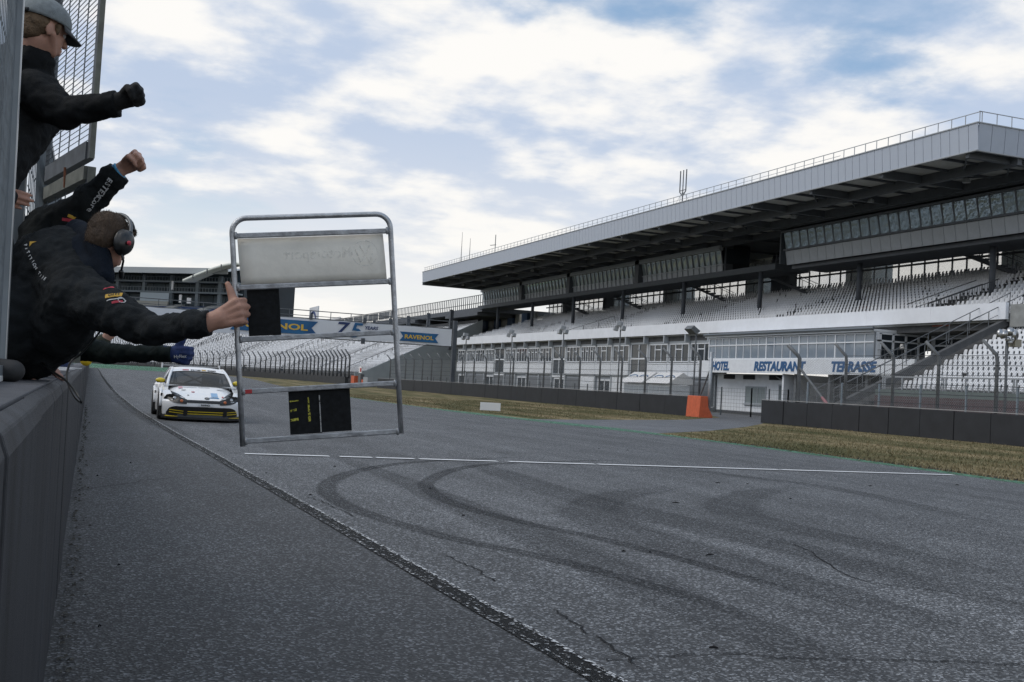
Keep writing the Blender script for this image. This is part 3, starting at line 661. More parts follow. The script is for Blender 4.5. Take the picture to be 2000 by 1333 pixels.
for k in range(NB):
    y = FY0+k*BAY; n = 3 if k < 6 else 4 if k % 2 else 6
    door_bay = k in (3, 8, 13)
    mbk.box(FX-.52, FX+.1, y-.09, y+.09, 5.72, 6.40); mbk.box(FX-.02, FX+.55, y-.12, y+.12, -.3, 5.72)
    if not door_bay:
        inst('parapet_panel', phe, GS, (FX-.08, y, 0))
        w_ = inst('window', we[n], GS, (FX+.05, y, 0))
        for q in ge[n]: inst('pane', q, w_, (0, 0, 0))
    else:
        mb = MB(); mb.box(-.05, .06, .2, .3, 2.4, 5.68); mb.box(-.05, .06, 1.8, 1.9, 2.4, 5.68); mb.box(-.05, .06, 3.4, 3.5, 2.4, 5.68); mb.box(-.06, .07, .3, 3.4, 4.3, 4.46); mb.box(-.05, .06, .3, 3.4, 2.4, 2.6)
        w_ = mb.build('tall_window', M['frame_white'], GS, loc=(FX+.05, y, 0)); MB().box(.03, .045, .32, 3.38, 2.6, 5.68).build('pane', M['glass_dark'], w_)
    MB().box(FX, FX+.2, y+.12, y+BAY-.12, 5.7, 5.9).build('lintel', M['frame_grey'], GS)
    # ground floor
    if k % 3 == 2:
        mb = MB(); mb.box(-.03, .05, .3, .42, 0, 2.35); mb.box(-.03, .05, 1.5, 1.62, 0, 2.35); mb.box(-.03, .05, 2.9, 3.02, 0, 2.35); mb.box(-.03, .05, .42, 2.9, 2.2, 2.35)
        d_ = mb.build('glazed_door', M['frame_white'], GS, loc=(FX+.1, y, 0)); MB().box(.0, .02, .42, 2.9, .02, 2.2).build('pane', M['glass_dark'], d_)
        MB().box(FX+.2, FX+.3, y+.12, y+BAY-.12, -.3, 2.7).build('ground_wall', M['ground_grey'], GS)
    elif k in (1, 4, 6): MB().box(FX+.05, FX+.2, y+.12, y+BAY-.12, -.3, 2.7).build('ground_wall', M['white2'], GS)
    else:
        mb = MB()
        for j in range(14): mb.box(-.015 if j % 2 else 0, .06, .3, BAY-.3, j*.17, j*.17+.165)
        mb.build('roller_shutter', M['roller'], GS, loc=(FX+.12, y, 0)); MB().box(FX+.2, FX+.3, y+.12, y+BAY-.12, -.3, 2.7).build('ground_wall', M['ground_grey'], GS)
mbk.box(FX-.02, FX+.5, FY0, FY0+NB*BAY, 2.66, 2.80); mbk.build('facade_frame', M['frame_grey'], GS)
MB().box(FX+.05, FX+.55, FY0-1.2, FY0+NB*BAY, 5.9, 6.3).build('painted_shade_bar', M['dark'], GS)  # near-black bar standing for the shade under the parapet band
# ------------------------------------------------------------------ hotel and restaurant wing
HT = empty('hotel_building', 'white hotel wing with glazed restaurant storey and blue lettered fascia', 'building')
HY0, HY1, HX = 56.3, 76.2, 46.0
MB().box(45.88, 46.05, 52.6, 75.7, 3.15, 4.15).build('name_board', M['white2'], HT)
MB().box(46.05, 47.5, 75.4, 78.0, 3.2, 4.1).build('board_return', M['white2'], HT)
MB().box(46.06, 50, 52.6, 76.2, 3.9, 4.14).build('terrace_slab', M['concrete'], HT)
nb_ = bpy.data.objects['name_board']
for s_, ya, yb in (('HOTEL', 75.45, 72.95), ('RESTAURANT', 69.55, 63.25), ('TERRASSE', 60.45, 55.95)):
    me = text_mesh(s_, 1.0, bold=.045, shear=.18, extrude=.015)
    xs = [v.co.x for v in me.vertices]; ys_ = [v.co.y for v in me.vertices]; w = max(xs)-min(xs); h = max(ys_)-min(ys_)
    me.transform(Matrix.Translation((-(max(xs)+min(xs))/2, -(max(ys_)+min(ys_))/2, 0))); me.transform(Matrix.Diagonal(((ya-yb)/w, .72/h, 1, 1)))
    M4 = Matrix(((0, -1, 0), (0, 0, 1), (-1, 0, 0))).transposed().to_4x4()
    M4 = Matrix(((0, 0, -1, 45.868), (-1, 0, 0, (ya+yb)/2), (0, 1, 0, 3.665), (0, 0, 0, 1)))
    me.transform(M4); me.materials.clear(); me.materials.append(M['sign_blue']); link(bpy.data.objects.new('lettering', me), nb_)
# glazed storey
mb = MB(); n = 20; W = (HY1-HY0)/n
for k in range(n+1):
    y = HY0+k*W; t = .11 if k % 4 == 0 else .045; mb.box(HX-.04, HX+.08, y-t/2, y+t/2, 4.2, 5.84)
mb.box(HX-.045, HX+.085, HY0, HY1, 5.22, 5.30); mb.box(HX-.045, HX+.085, HY0, HY1, 5.78, 5.86); mb.box(HX-.045, HX+.085, HY0, HY1, 4.16, 4.26)
gf = mb.build('window_frame', M['frame_white'], HT)
for z0, z1 in ((4.26, 5.22), (5.30, 5.78)):
    pm = MB().box(HX+.01, HX+.03, .03, W-.03, z0, z1).mesh('pane', M['glass_rest'])
    for k in range(n): inst('pane', pm, gf, (0, HY0+k*W, 0))
MB().box(47.9, 48.0, HY0, HY1+1, 4.15, 6.0).build('inner_wall', mat('dim room wall', (.30, .34, .39), .9, var=.3, vscale=.9), HT)
# curtains and table lamps behind the glass
for k in range(9):
    mb = MB(); y0 = HY0+.1+k*W; N_ = 10
    for j in range(N_+1):
        y = y0+(W-.2)*j/N_; dz = .09*math.sin(PI*j/N_); mb.v += [(HX+.16+.03*math.sin(j*2.4), y, 4.72-dz), (HX+.18, y, 4.30)]
    mb.f = [(2*j, 2*j+1, 2*j+3, 2*j+2) for j in range(N_)]; mb.mi = [0]*N_; mb.build('curtain', M['curtain'], HT)
    mb = MB(); mb.v = []; 
    for j in range(N_+1):
        y = y0+(W-.2)*j/N_; dz = .1*math.sin(PI*j/N_); mb.v += [(HX+.13, y, 4.80-dz), (HX+.13, y, 4.745-dz)]
    mb.f = [(2*j, 2*j+1, 2*j+3, 2*j+2) for j in range(N_)]; mb.mi = [0]*N_; mb.build('curtain_trim', M['dark'], HT)
for y in (66.6, 68.6, 70.3, 72.0, 73.6, 75.0):
    mb = MB(); mb.lathe([(.10, 0), (.06, .2), (.05, .22)], (HX+.4, y, 4.86), 12); l_ = mb.build('table_lamp', M['lampshade'], HT)
    MB().box(HX+.34, HX+.46, y-.09, y+.09, 4.2, 4.82).build('lamp_stand', M['dark'], l_)
# roof edge with gutter and downpipe
MB().box(HX-.25, 50.0, HY0-.1, HY1+.3, 5.90, 6.06).build('roof', M['white2'], HT)
zinc = mat('zinc gutter', (.18, .20, .22), .5, .5); MB().tube([(HX-.33, HY0-.15, 6.10), (HX-.33, HY1+.35, 6.10)], .10, 8).build('gutter', zinc, HT); MB().tube([(HX-.3, HY0+.0, 6.05), (HX-.12, HY0-.05, 5.85), (HX-.12, HY0-.05, 4.2)], .055, 8).build('downpipe', zinc, HT)
# end wall facing along the track, with windows
mb = MB(); Y_ = HY0
for x in (46.3, 47.3, 48.3, 49.3): mb.box(x-.07, x+.07, Y_-.1, Y_, 4.2, 5.84)
mb.box(46.0, 50, Y_-.1, Y_, 5.3, 5.4); mb.box(46, 50, Y_-.1, Y_, 5.76, 5.88); mb.box(46.02, 46.24, Y_-.1, Y_, 4.2, 5.76); e_ = mb.build('end_window', M['frame_white'], HT)
MB().box(46.3, 49.9, Y_-.04, Y_-.02, 4.2, 5.76).build('pane', M['glass_dark'], e_)
mb = MB(); mb.lathe([(.16, 0), (.09, .28)], (47.8, Y_-.3, 4.95), 12); l_ = mb.build('floor_lamp', M['lampshade'], HT); MB().bar((47.8, Y_-.3, 4.2), (47.8, Y_-.3, 4.95), .04).build('lamp_stand', M['dark'], l_)
# set-back storey right of the glazed box (behind the stair)
MB().box(50.2, 50.4, 47.5, 56.1, 4.15, 6.29).build('rear_wall', M['white2'], HT)
mb = MB()
for k in range(6): y = 48.2+k*1.5; mb.box(50.08, 50.19, y-.05, y+.05, 4.4, 5.7)
mb.box(50.08, 50.19, 48.2, 55.7, 5.2, 5.3); mb.box(50.08, 50.19, 48.2, 55.7, 5.65, 5.75); r_ = mb.build('rear_window', M['frame_white'], HT); MB().box(50.13, 50.15, 48.2, 55.7, 4.4, 5.65).build('pane', M['glass_dark'], r_)
mb = MB(); mb.bar((46.1, 52.7, 4.75), (46.1, 76, 4.75), .03)
for k in range(60): mb.bar((46.1, 52.8+k*.39, 4.15), (46.1, 52.8+k*.39, 4.75), .018)
mb.build('terrace_railing', M['rail_dark'], HT)
# ground floor
wl_ = MB(); X0 = 47.5
wl_.box(X0, X0+.3, 66.4, 77.2, .22, 3.14); gw = wl_.build('ground_wall', M['white2'], HT)
MB().box(X0-.02, X0+.32, 66.4, 77.2, -.2, .22).build('plinth', mat('dark plinth', (.07, .075, .085), .8), HT)
MB().box(X0+.3, X0+5, 77.0, 77.3, -.2, 3.14).build('side_wall', M['white2'], HT)
mb = MB()
for (ya, yb, za, zb) in ((70.2, 73.0, .85, 2.2),):
    mb.box(X0-.06, X0-.001, ya, yb, za, za+.08); mb.box(X0-.06, X0-.001, ya, yb, zb-.08, zb); mb.box(X0-.06, X0-.001, ya, ya+.09, za+.08, zb-.08); mb.box(X0-.06, X0-.001, yb-.09, yb, za+.08, zb-.08); mb.box(X0-.055, X0-.001, 71.3, 71.38, za+.08, zb-.08); mb.box(X0-.14, X0-.001, ya-.12, yb+.12, za-.1, za)
w_ = mb.build('window', M['frame_grey'], HT)
for a_, b_ in ((70.29, 71.3), (71.38, 72.91)): MB().box(X0-.03, X0-.012, a_, b_, .93, 2.12).build('pane', mat('frosted ground floor glass', (.24, .28, .29), .25), w_)
mb = MB(); mb.box(X0-.06, X0-.001, 67.5, 67.58, .22, 2.4); mb.box(X0-.06, X0-.001, 68.5, 68.6, .22, 2.4); mb.box(X0-.06, X0-.001, 67.58, 68.5, 2.3, 2.4); d_ = mb.build('door', M['frame_grey'], HT)
MB().box(X0-.03, X0-.012, 67.58, 68.5, .22, 2.3).build('pane', mat('door glass', (.16, .19, .20), .2), d_)
for y in (68.9, 72.4, 75.2): MB().box(X0-.1, X0-.002, y-.6, y+.9, 2.72, 3.05).build('vent_box', M['dark'], HT)
mb = MB(); mb.tube([(X0-.1, 68.9, 3.0), (X0-.25, 68.2, 2.8), (X0-.12, 67.0, 2.6), (X0-.12, 67.0, .3)], .05, 8).build('drain_pipe', M['steel'], HT); mb = MB(); mb.tube([(X0-.1, 77.0, 3.1), (X0-.3, 77.1, 2.9), (X0-.2, 77.2, .4), (X0-.6, 77.6, .25)], .06, 8); mb.build('drain_pipe', M['steel'], HT)
# undercroft below the terrace, its shade put into a near-black back wall, with posts and stacked boards
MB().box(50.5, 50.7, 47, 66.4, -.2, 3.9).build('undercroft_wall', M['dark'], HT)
MB().box(46.2, 50.5, 66.2, 66.4, -.2, 3.14).build('undercroft_end', M['white2'], HT)
for y in (53.4, 57.4, 61.2, 65.0): MB().box(46.3, 46.55, y-.12, y+.12, -.2, 3.15).build('terrace_post', M['post'], HT)
sbm = mat('stacked dark boards', (.08, .075, .07), .8)
for k in range(9): MB().box(47.5, 49, 57+k*.02, 63, .3+k*.24, .32+k*.24).build('stacked_board', sbm, HT)
# market kiosks with white canopies in front of the facade
def kiosk(y, lab):
    k_ = empty('kiosk', lab, 'kiosk', (45.2, y, 0), group='white canopied kiosks before the facade')
    mb = MB(); mb.box(-.9, .9, -1.9, 1.9, 0, 2.0); mb.build('counter_body', M['white2'], k_)
    for j in range(4): MB().box(-.93, -.905, -1.8+j*.92, -.98+j*.92, .5, 1.8).build('shutter', mat('kiosk shutter', (.33, .37, .41), .5), k_)
    mb = MB(); mb.prism([(-1.25, -2.05, 2.1), (.15, -2.05, 3.05), (1.1, -2.05, 2.5), (1.1, -2.05, 2.05)], (0, 4.1, 0)); cp = mb.build('canopy', M['sign_white'], k_)
    for j in (-.95, .95):
        r = Vector((0, -1, 0)); u_ = Vector((1.4, 0, .95)).normalized(); n_ = r.cross(u_); c_ = Vector((-.55, j, 2.575))+n_*.012
        pts = [c_+r*.75*math.cos(t)+u_*.33*math.sin(t) for t in [PI*(.05+.85*q/14) for q in range(15)]]
        MB().tube(pts, .05, 5).build('arc_logo', M['banner_blue'], cp)
kiosk(81.0, 'white canopied kiosk with blue arc logos nearest the hotel')
kiosk(85.6, 'white canopied kiosk with blue arc logos farther from the hotel')
for y, c_ in ((94, 'white'), (98.5, 'fascia'), (103, 'white2')):
    pass
# ------------------------------------------------------------------ trackside barriers and debris fences
BXX = 33.6
def barrier(name, y0, y1, step, lab, z1=1.2):
    b = empty(name, lab, 'barrier', (BXX, y0, 0)); n = max(1, round((y1-y0)/step)); w = (y1-y0)/n
    for k in range(n):
        dz = random.uniform(-.025, .025); mb = MB(); mb.box(-.05+random.uniform(-.012, .012), .1, k*w+.015, (k+1)*w-.015, -.02, z1-.03+dz); o_ = mb.build('cladding_panel', M['barrier'], b); bevel(o_, .015)
    mb = MB(); mb.box(.1, .55, 0, y1-y0, -.02, z1-.04); mb.build('concrete_core', M['barrier_back'], b); MB().box(-.03, .6, 0, y1-y0, z1+.0, z1+.035).build('coping', M['barrier_back'], b)
    return b
barrier('crash_barrier', 20, 50.0, 2.05, 'long black clad crash barrier below the right grandstand tier', 1.22)
barrier('crash_barrier', 57.2, 134, 3.4, 'long black clad crash barrier below the white facade', 1.20)
# orange end block of the far barrier: jersey profile turned towards the gap
ob = empty('orange_barrier_block', 'orange painted concrete barrier end beside the access road gap', 'barrier', (33.05, 55.45, 0))
prof = [(-.34, -.02), (-.30, .22), (-.17, .45), (-.13, 1.2), (.13, 1.2), (.17, .45), (.55, .12), (.62, -.02)]
mb = MB(); mb.prism([(x, 0, z) for x, z in [(-.06, -.02), (.02, 1.24), (.50, 1.24), (.56, .62), (.86, .12), (.88, -.02)]], (0, 1.5, 0)); bevel(mb.build('block', M['orange'], ob), .03)
MB().box(.1, .5, 1.51, 1.56, .1, 1.1).build('end_plate', M['post'], ob)
def fence(name, ys, X, lab, top=3.55, base=1.2, lean=True, step_mesh=True, cables=5):
    f = empty(name, lab, 'fence', (X, ys[0], 0)); y0 = ys[0]
    for y in ys:
        t = random.uniform(-.03, .03); mb = MB()
        mb.tube([(0, 0, base-.3), (t*.3, t, top-.25), (-.05+t*.3, t*1.2, top), (-.48, t*1.4+.32, top+.58)], [.075, .075, .075, .065], 8)
        mb.build('post', M['post'], f, loc=(0, y-y0, 0), smooth=True)
    mb = MB(); zs = [base+.25+(top-.25-base)*k/cables for k in range(cables+1)]
    for z in zs:
        pts = []
        for a, b in zip(ys[:-1], ys[1:]): pts += [(-.07, a-y0, z), (-.07, (a+b)/2-y0, z-random.uniform(.005, .04))]
        pts.append((-.07, ys[-1]-y0, z)); mb.tube(pts, .013, 4, caps=False)
    mb.build('cable', M['cable'], f)
    return f
meshmat = bpy.data.materials.new('chain link'); meshmat.use_nodes = True
def chain(mt, cell, thick, col):
    nt = mt.node_tree; b = nt.nodes['Principled BSDF']; N = nt.nodes.new; L = nt.links.new
    b.inputs['Base Color'].default_value = (*col, 1); b.inputs['Roughness'].default_value = .6
    t = N('ShaderNodeTexCoord'); s = N('ShaderNodeSeparateXYZ'); L(t.outputs['Object'], s.inputs[0])
    outs = []
    for sg in (1, -1):
        a = N('ShaderNodeMath'); a.operation = 'MULTIPLY_ADD'; L(s.outputs[2], a.inputs[0]); a.inputs[1].default_value = sg; L(s.outputs[1], a.inputs[2])
        d = N('ShaderNodeMath'); d.operation = 'PINGPONG'; L(a.outputs[0], d.inputs[0]); d.inputs[1].default_value = cell
        l = N('ShaderNodeMath'); l.operation = 'LESS_THAN'; L(d.outputs[0], l.inputs[0]); l.inputs[1].default_value = thick; outs.append(l.outputs[0])
    mx = N('ShaderNodeMath'); mx.operation = 'MAXIMUM'; L(outs[0], mx.inputs[0]); L(outs[1], mx.inputs[1]); L(mx.outputs[0], b.inputs['Alpha'])
chain(meshmat, .062, .0062, (.16, .17, .18))
def mesh_sheet(f, x, y0, y1, z0, z1): MB().add([(x, y0, z0), (x, y1, z0), (x, y1, z1), (x, y0, z1)], [(0, 1, 2, 3)]).build('chain_link', meshmat, f)
ysR = [26.5, 30.3, 34.12, 37.37, 40.2, 43.55]
fr = fence('debris_fence', ysR, 33.9, 'debris fence with bent posts before the right grandstand tier'); mesh_sheet(fr, -.06, 0, 20.8, 1.0, 3.5)
ysL = [57.4+k*3.46 for k in range(22)]
fl = fence('debris_fence', ysL, 34.1, 'debris fence with bent posts before the white facade'); mesh_sheet(fl, -.06, 0, 72.5, 1.0, 3.4)
# gap posts with braces
gp_ = empty('gate_post', 'tall grey gate post beside the orange barrier end', 'post', (33.8, 55.7, 0))
MB().tube([(0, 0, 0), (0, 0, 3.85)], .10, 10).build('post', M['steel'], gp_, True); MB().tube([(0, 0, 2.9), (-.1, 1.3, .6)], .05, 8).build('brace', M['post'], gp_)
gp2 = empty('gate_post', 'tall grey gate post with a pink footed brace at the right barrier end', 'post', (33.95, 47.35, 0))
MB().tube([(0, 0, 0), (0, 0, 3.45), (-.1, .02, 3.6), (-.45, .4, 4.1)], .10, 10).build('post', M['post'], gp2, True)
MB().tube([(0, -.05, 2.95), (.05, -2.6, 1.0)], .065, 8).build('brace', M['post'], gp2); MB().tube([(.03, -1.95, 1.5), (.05, -2.6, 1.0)], .075, 8).build('brace_foot', mat('faded pink paint', (.38, .16, .18), .7), gp2)
# low wire fence across the gap and further along, with green posts
def low_fence(name, pts, lab, h=1.75, step=2.4, m1=None):
    f = empty(name, lab, 'fence', pts[0]); p0 = Vector(pts[0])
    m1 = m1 or mat('fence post paint', (.07, .085, .095), .6)
    mw = MB()
    for a, b in zip(pts[:-1], pts[1:]):
        a, b = Vector(a)-p0, Vector(b)-p0; n = max(1, round((b-a).length/step))
        for k in range(n+1):
            p = a.lerp(b, k/n); MB().box(p.x-.035, p.x+.035, p.y-.035, p.y+.035, p.z, p.z+h).build('post', m1, f)
        for j in range(8): mw.bar(a+Vector((0, 0, .12+j*(h-.2)/7)), b+Vector((0, 0, .12+j*(h-.2)/7)), .014)
        for k in range(int((b-a).length/.25)): p = a.lerp(b, k*.25/(b-a).length); mw.bar(p+Vector((0, 0, .1)), p+Vector((0, 0, h-.05)), .007)
    mw.build('wire', M['post'], f); return f
low_fence('wire_fence', [(40.2, 68.5, 0), (41.8, 63.5, 0), (41.0, 58.2, 0), (40.2, 55.2, 0)], 'low wire mesh fence before the hotel ground floor', 1.95, 2.6)
low_fence('wire_fence', [(37.5, 78.0, 0), (37.5, 128, 0)], 'low wire mesh fence running along before the facade shutters', 1.7, 2.5)
low_fence('wire_fence', [(35.3, 48.4, 0), (35.3, 26, 0)], 'light chain link fence with pale posts behind the right barrier', 2.3, 2.7, mat('pale blue post paint', (.22, .27, .31), .6))
mesh_sheet(bpy.data.objects['wire_fence.002'], 0, -.2, -22, .9, 2.25)
# poles with loudspeakers and floodlights
def pole(name, x, y, h, kind, lab, cat, group=None):
    p = empty(name, lab, cat, (x, y, 0), group=group)
    MB().tube([(0, 0, 0), (0, 0, h)], [.06, .05], 8).build('pole', M['post'], p, True)
    if kind == 'flood':
        mb = MB(); mb.prism([(-.55, -.3, h+.2), (-.15, -.3, h-.12), (.12, -.3, h+.1), (-.35, -.3, h+.42)], (0, .85, 0)); mb.build('floodlight', M['post'], p); MB().bar((0, 0, h-.2), (-.15, .1, h+.12), .08).build('bracket', M['rail'], p)
    elif kind == 'speakers':
        for dx, dy, dz in ((-.28, .2, .28), (.05, -.28, .3), (-.2, -.1, .62), (.1, .25, .62)):
            mb = MB(); mb.box(-.17, .17, -.17, .17, -.17, .17); o_ = mb.build('speaker', M['rail'], p, loc=(dx, dy, h+dz-.2)); o_.rotation_euler = (0, .2, random.uniform(-.5, .5)); bevel(o_, .03)
        MB().bar((0, 0, h-.1), (0, 0, h+.6), .06).build('bracket', M['post'], p)
    else:
        chrome = mat('dull chrome horn', (.55, .56, .57), .28, .85)
        for (d, r) in (((-.9, -.3, .05), .20), ((.25, -1, .0), .2), ((.6, -.6, .25), .16), ((-.3, .9, .2), .18), ((-.4, -.9, .5), .15)):
            d = Vector(d).normalized(); c0 = Vector((0, 0, h+.18)); mb = MB(); mb.tube([c0+d*.02, c0+d*.16, c0+d*.26, c0+d*.36], [.05, .06, .11, r], 14); mb.build('horn', chrome, p, True)
        for dx, dy, dz in ((-.12, -.12, 0), (.1, -.14, -.04), (0, -.16, -.12), (.12, .1, .04)):
            mb = MB(); mb.lathe([(.02, -.09), (.09, -.05), (.1, 0), (.09, .05), (.02, .09)], (dx, dy, h+dz), 12); mb.build('driver', chrome, p, True)
        MB().box(.16, .5, -.25, .15, h-.28, h+.02).build('junction_box', mat('beige box', (.36, .33, .26), .7), p)
        mb = MB(); mb.tube([(-.06, 0, h), (-.12, -.03, h-.4), (-.05, 0, h-1.0), (-.03, .03, h-1.8)], .012, 5); mb.build('wire', M['cable'], p)
pole('loudspeaker_pole', 33.95+.4, 33.6+.5, 4.2, 'horn', 'pole with a cluster of chrome horn loudspeakers at the right edge', 'loudspeaker')
pole('floodlight_pole', 35.0, 59.6, 5.15, 'flood', 'pole with a tilted floodlight near the orange barrier end', 'floodlight')
for (y, lab) in ((72.1, 'speaker pole nearest the floodlight before the facade'), (82.4, 'second speaker pole from the floodlight before the facade'), (94.2, 'third speaker pole from the floodlight before the facade'), (107.4, 'farthest speaker pole before the facade, beside the gantry post')):
    pole('speaker_pole', 36, y, 5.75, 'speakers', lab, 'loudspeaker', 'speaker poles before the facade')
# low white board on the grass
sg = empty('low_white_board', 'low blank white board standing on the grass verge', 'sign', (17.2, 47.3, 0), math.radians(-12))
bevel(MB().box(-.47, .47, -.02, .02, .04, .40).build('panel', M['sign_white'], sg), .004); MB().box(-.38, -.34, .02, .05, -.02, .3).box(.34, .38, .02, .05, -.02, .3).build('stake', M['post'], sg)
# marshal post items by the far gap
mp_ = empty('marshal_post', 'orange and grey marshal post with a red and white panel in the far gap', 'marshal post', (33.4, 140, 0))
MB().box(-.4, .3, 4.5, 6.4, 0, 1.35).build('orange_block', M['orange'], mp_); MB().box(0, .5, 2.6, 4.0, 0, 1.6).build('cabinet', M['post'], mp_); MB().box(0, .7, -1.4, 1.0, 0, 1.25).build('grey_box', M['rail'], mp_)
MB().box(-.1, 0, 1.9, 3.4, 1.75, 2.6).build('light_panel', M['sign_white'], mp_); MB().box(-.12, -.101, 1.95, 2.7, 1.9, 2.4).build('red_panel', M['red'], mp_); MB().box(.0, .4, 1.2, 2.0, 0, .9).build('red_box', M['orange'], mp_)
# ------------------------------------------------------------------ overhead banner gantry
GN = empty('banner_gantry', 'gantry across the track carrying a long white printed banner', 'gantry', (0, 105, 0))
MB().box(33.75, 34.15, -.2, .2, 0, 7.4).build('gantry_post', M['beam'], GN)
MB().bar((34.6, 1.2, .1), (34.0, .1, 4.6), .22).build('gantry_brace', M['beam'], GN)
MB().box(-3.0, -2.6, -.2, .2, 0, 7.4).build('gantry_post', M['beam'], GN)
mb = MB()
for z in (4.75, 6.55): mb.bar((-2.8, .05, z), (33.9, .05, z), .10)
mb.bar((-2.8, .9, 7.35), (33.9, .9, 7.35), .08); mb.bar((-2.8, .9, 6.85), (33.9, .9, 6.85), .06)
for k in range(19): x = -2.5+k*2; mb.bar((x, .9, 6.5), (x, .9, 7.35), .06); mb.bar((x, .1, 6.5), (x, 1.6, 6.5), .08)
mb.build('gantry_truss', M['post'], GN)
def banner_panel(x0, x1, z0, z1):
    mb = MB(); n = 24
    for k in range(n+1):
        x = x0+(x1-x0)*k/n; w = .05*math.sin(k*1.7)+.03*math.sin(k*.6); mb.v += [(x, -.12+w*.3, z1+.02*math.sin(k*2.1)), (x, -.12+w, (z0+z1)/2), (x, -.12+w*.4, z0+.03*math.sin(k*1.3))]
    mb.f = [q for k in range(n) for q in ((3*k, 3*k+1, 3*k+4, 3*k+3), (3*k+1, 3*k+2, 3*k+5, 3*k+4))]; mb.mi = [0]*len(mb.f)
    return mb.build('banner_panel', M['banner'], GN, True)
bp1 = banner_panel(15.0, 33.6, 4.82, 6.5); bp2 = banner_panel(-2.5, 14.9, 4.62, 6.5)
def flag(parent, x0, x1, z0, z1, notch):
    y = -.235; zc = (z0+z1)/2; MB().add([(x0-notch*.0, y, z0), (x1, y, z0), (x1-notch, y, zc), (x1, y, z1), (x0, y, z1), (x0+notch, y, zc)], [(0, 1, 2, 5), (5, 2, 3, 4)]).build('logo_flag', M['banner_blue'], parent)
    w = (x1-x0-2*notch)*.9; me = text_mesh('RAVENOL', 1, bold=.03, extrude=.004); xs = [v.co.x for v in me.vertices]; hs = [v.co.y for v in me.vertices]
    me.transform(Matrix.Translation((-(max(xs)+min(xs))/2, -(max(hs)+min(hs))/2, 0))); me.transform(Matrix.Diagonal((w/(max(xs)-min(xs)), (z1-z0)*.46/(max(hs)-min(hs)), 1, 1)))
    me.transform(Matrix(((1, 0, 0, (x0+x1)/2), (0, 0, -1, y-.012), (0, 1, 0, zc), (0, 0, 0, 1)))); me.materials.clear(); me.materials.append(M['yellow']); link(bpy.data.objects.new('lettering', me), parent)
flag(bp1, 28.2, 32.2, 5.02, 5.92, .35); flag(bp2, 11.9, 20.1, 4.98, 6.28, .6)
def tx(parent, s, x, z, size, m_, **k): return text('lettering', s, size, m_, parent, (1, 0, 0), (0, 0, 1), (x, -.24, z), **k)
tx(bp1, '7', 22.2, 5.65, 2.0, M['banner_navy'], bold=.02, shear=.25, extrude=.004, sx=1.25); tx(bp1, '5', 23.65, 5.65, 2.0, M['banner_blue'], bold=.03, shear=.25, extrude=.004, sx=1.25); tx(bp1, 'YEARS', 25.3, 6.02, .46, M['banner_navy'], bold=.012, shear=.2, extrude=.004)
mb = MB(); mb.add([(25.0-.0, 0, 0)], []); 
MB().add([(8.2, -.235, 4.8), (9.3, -.235, 5.5), (8.2, -.235, 6.2), (8.9, -.235, 6.2), (10.0, -.235, 5.5), (8.9, -.235, 4.8)], [(0, 1, 4, 5), (1, 2, 3, 4)]).build('chevron', M['banner_navy'], bp2)
tx(bp2, '75', 6.6, 5.35, 1.6, M['banner_blue'], bold=.02, shear=.25, extrude=.004)
for x in (19.4, 24.6):
    MB().box(x-.12, x+.12, -.35, -.1, 6.45, 7.0).build('clamp', M['beam'], GN)
MB().box(24.4, 24.75, -.3, -.05, 4.45, 5.0).build('clamp', M['beam'], GN)
# ------------------------------------------------------------------ curved seat bank beyond the gantry
BK = empty('curved_seat_bank', 'open bank of pale seats curving round behind the banner gantry', 'grandstand', (0, 0, 0))
path = crom([(36.4, 159, 0), (36.6, 170, 0), (36.6, 185, 0), (35.6, 205, 0), (31, 232, 0), (20, 262, 0), (2, 285, 0), (-24, 300, 0), (-60, 306, 0)], 14)
cum = [0]
for a, b in zip(path[:-1], path[1:]): cum.append(cum[-1]+(b-a).length)
def pt(s):
    i = int(np.clip(np.searchsorted(cum, s)-1, 0, len(path)-2)); t = (s-cum[i])/(cum[i+1]-cum[i]); p = path[i].lerp(path[i+1], t)
    d = (path[min(i+2, len(path)-1)]-path[max(i-1, 0)]).normalized(); return p, Vector((d.y, -d.x, 0)), d
SL = cum[-1]; NRW = 19; mb = MB(); prof = [(0, -.2), (0, 1.6), (1.4, 1.6)]
for r in range(NRW): prof += [(1.4+r*.9, 1.6+r*.43+.001), (1.4+(r+1)*.9, 1.6+r*.43)]
prof += [(1.4+NRW*.9, 11.0), (1.4+NRW*.9+.3, 11.0)]
ns = 110; k_ = len(prof)
for i in range(ns+1):
    p, nrm, d = pt(SL*i/ns)
    for (x, z) in prof: mb.v.append((p.x+nrm.x*x, p.y+nrm.y*x, z))
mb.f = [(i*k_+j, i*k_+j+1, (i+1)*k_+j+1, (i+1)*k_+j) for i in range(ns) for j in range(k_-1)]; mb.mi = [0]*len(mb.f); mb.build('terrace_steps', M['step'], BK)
pos, ang = [], []
for r in range(NRW):
    s = .3; pitch = .62
    while s < SL-1:
        sec = (s+r*.55) % 20.0
        if sec > 1.1:
            p, nrm, d = pt(s); x = 1.4+(r+.55)*.9; pos.append((p.x+nrm.x*x, p.y+nrm.y*x, 1.6+r*.43)); ang.append(math.atan2(nrm.y, nrm.x))
        s += pitch
o = link(bpy.data.objects.new('seat_rows', seat_cloud('seat_rows', pos, np.array(ang), 1.45)), BK); tag(o, kind='stuff')
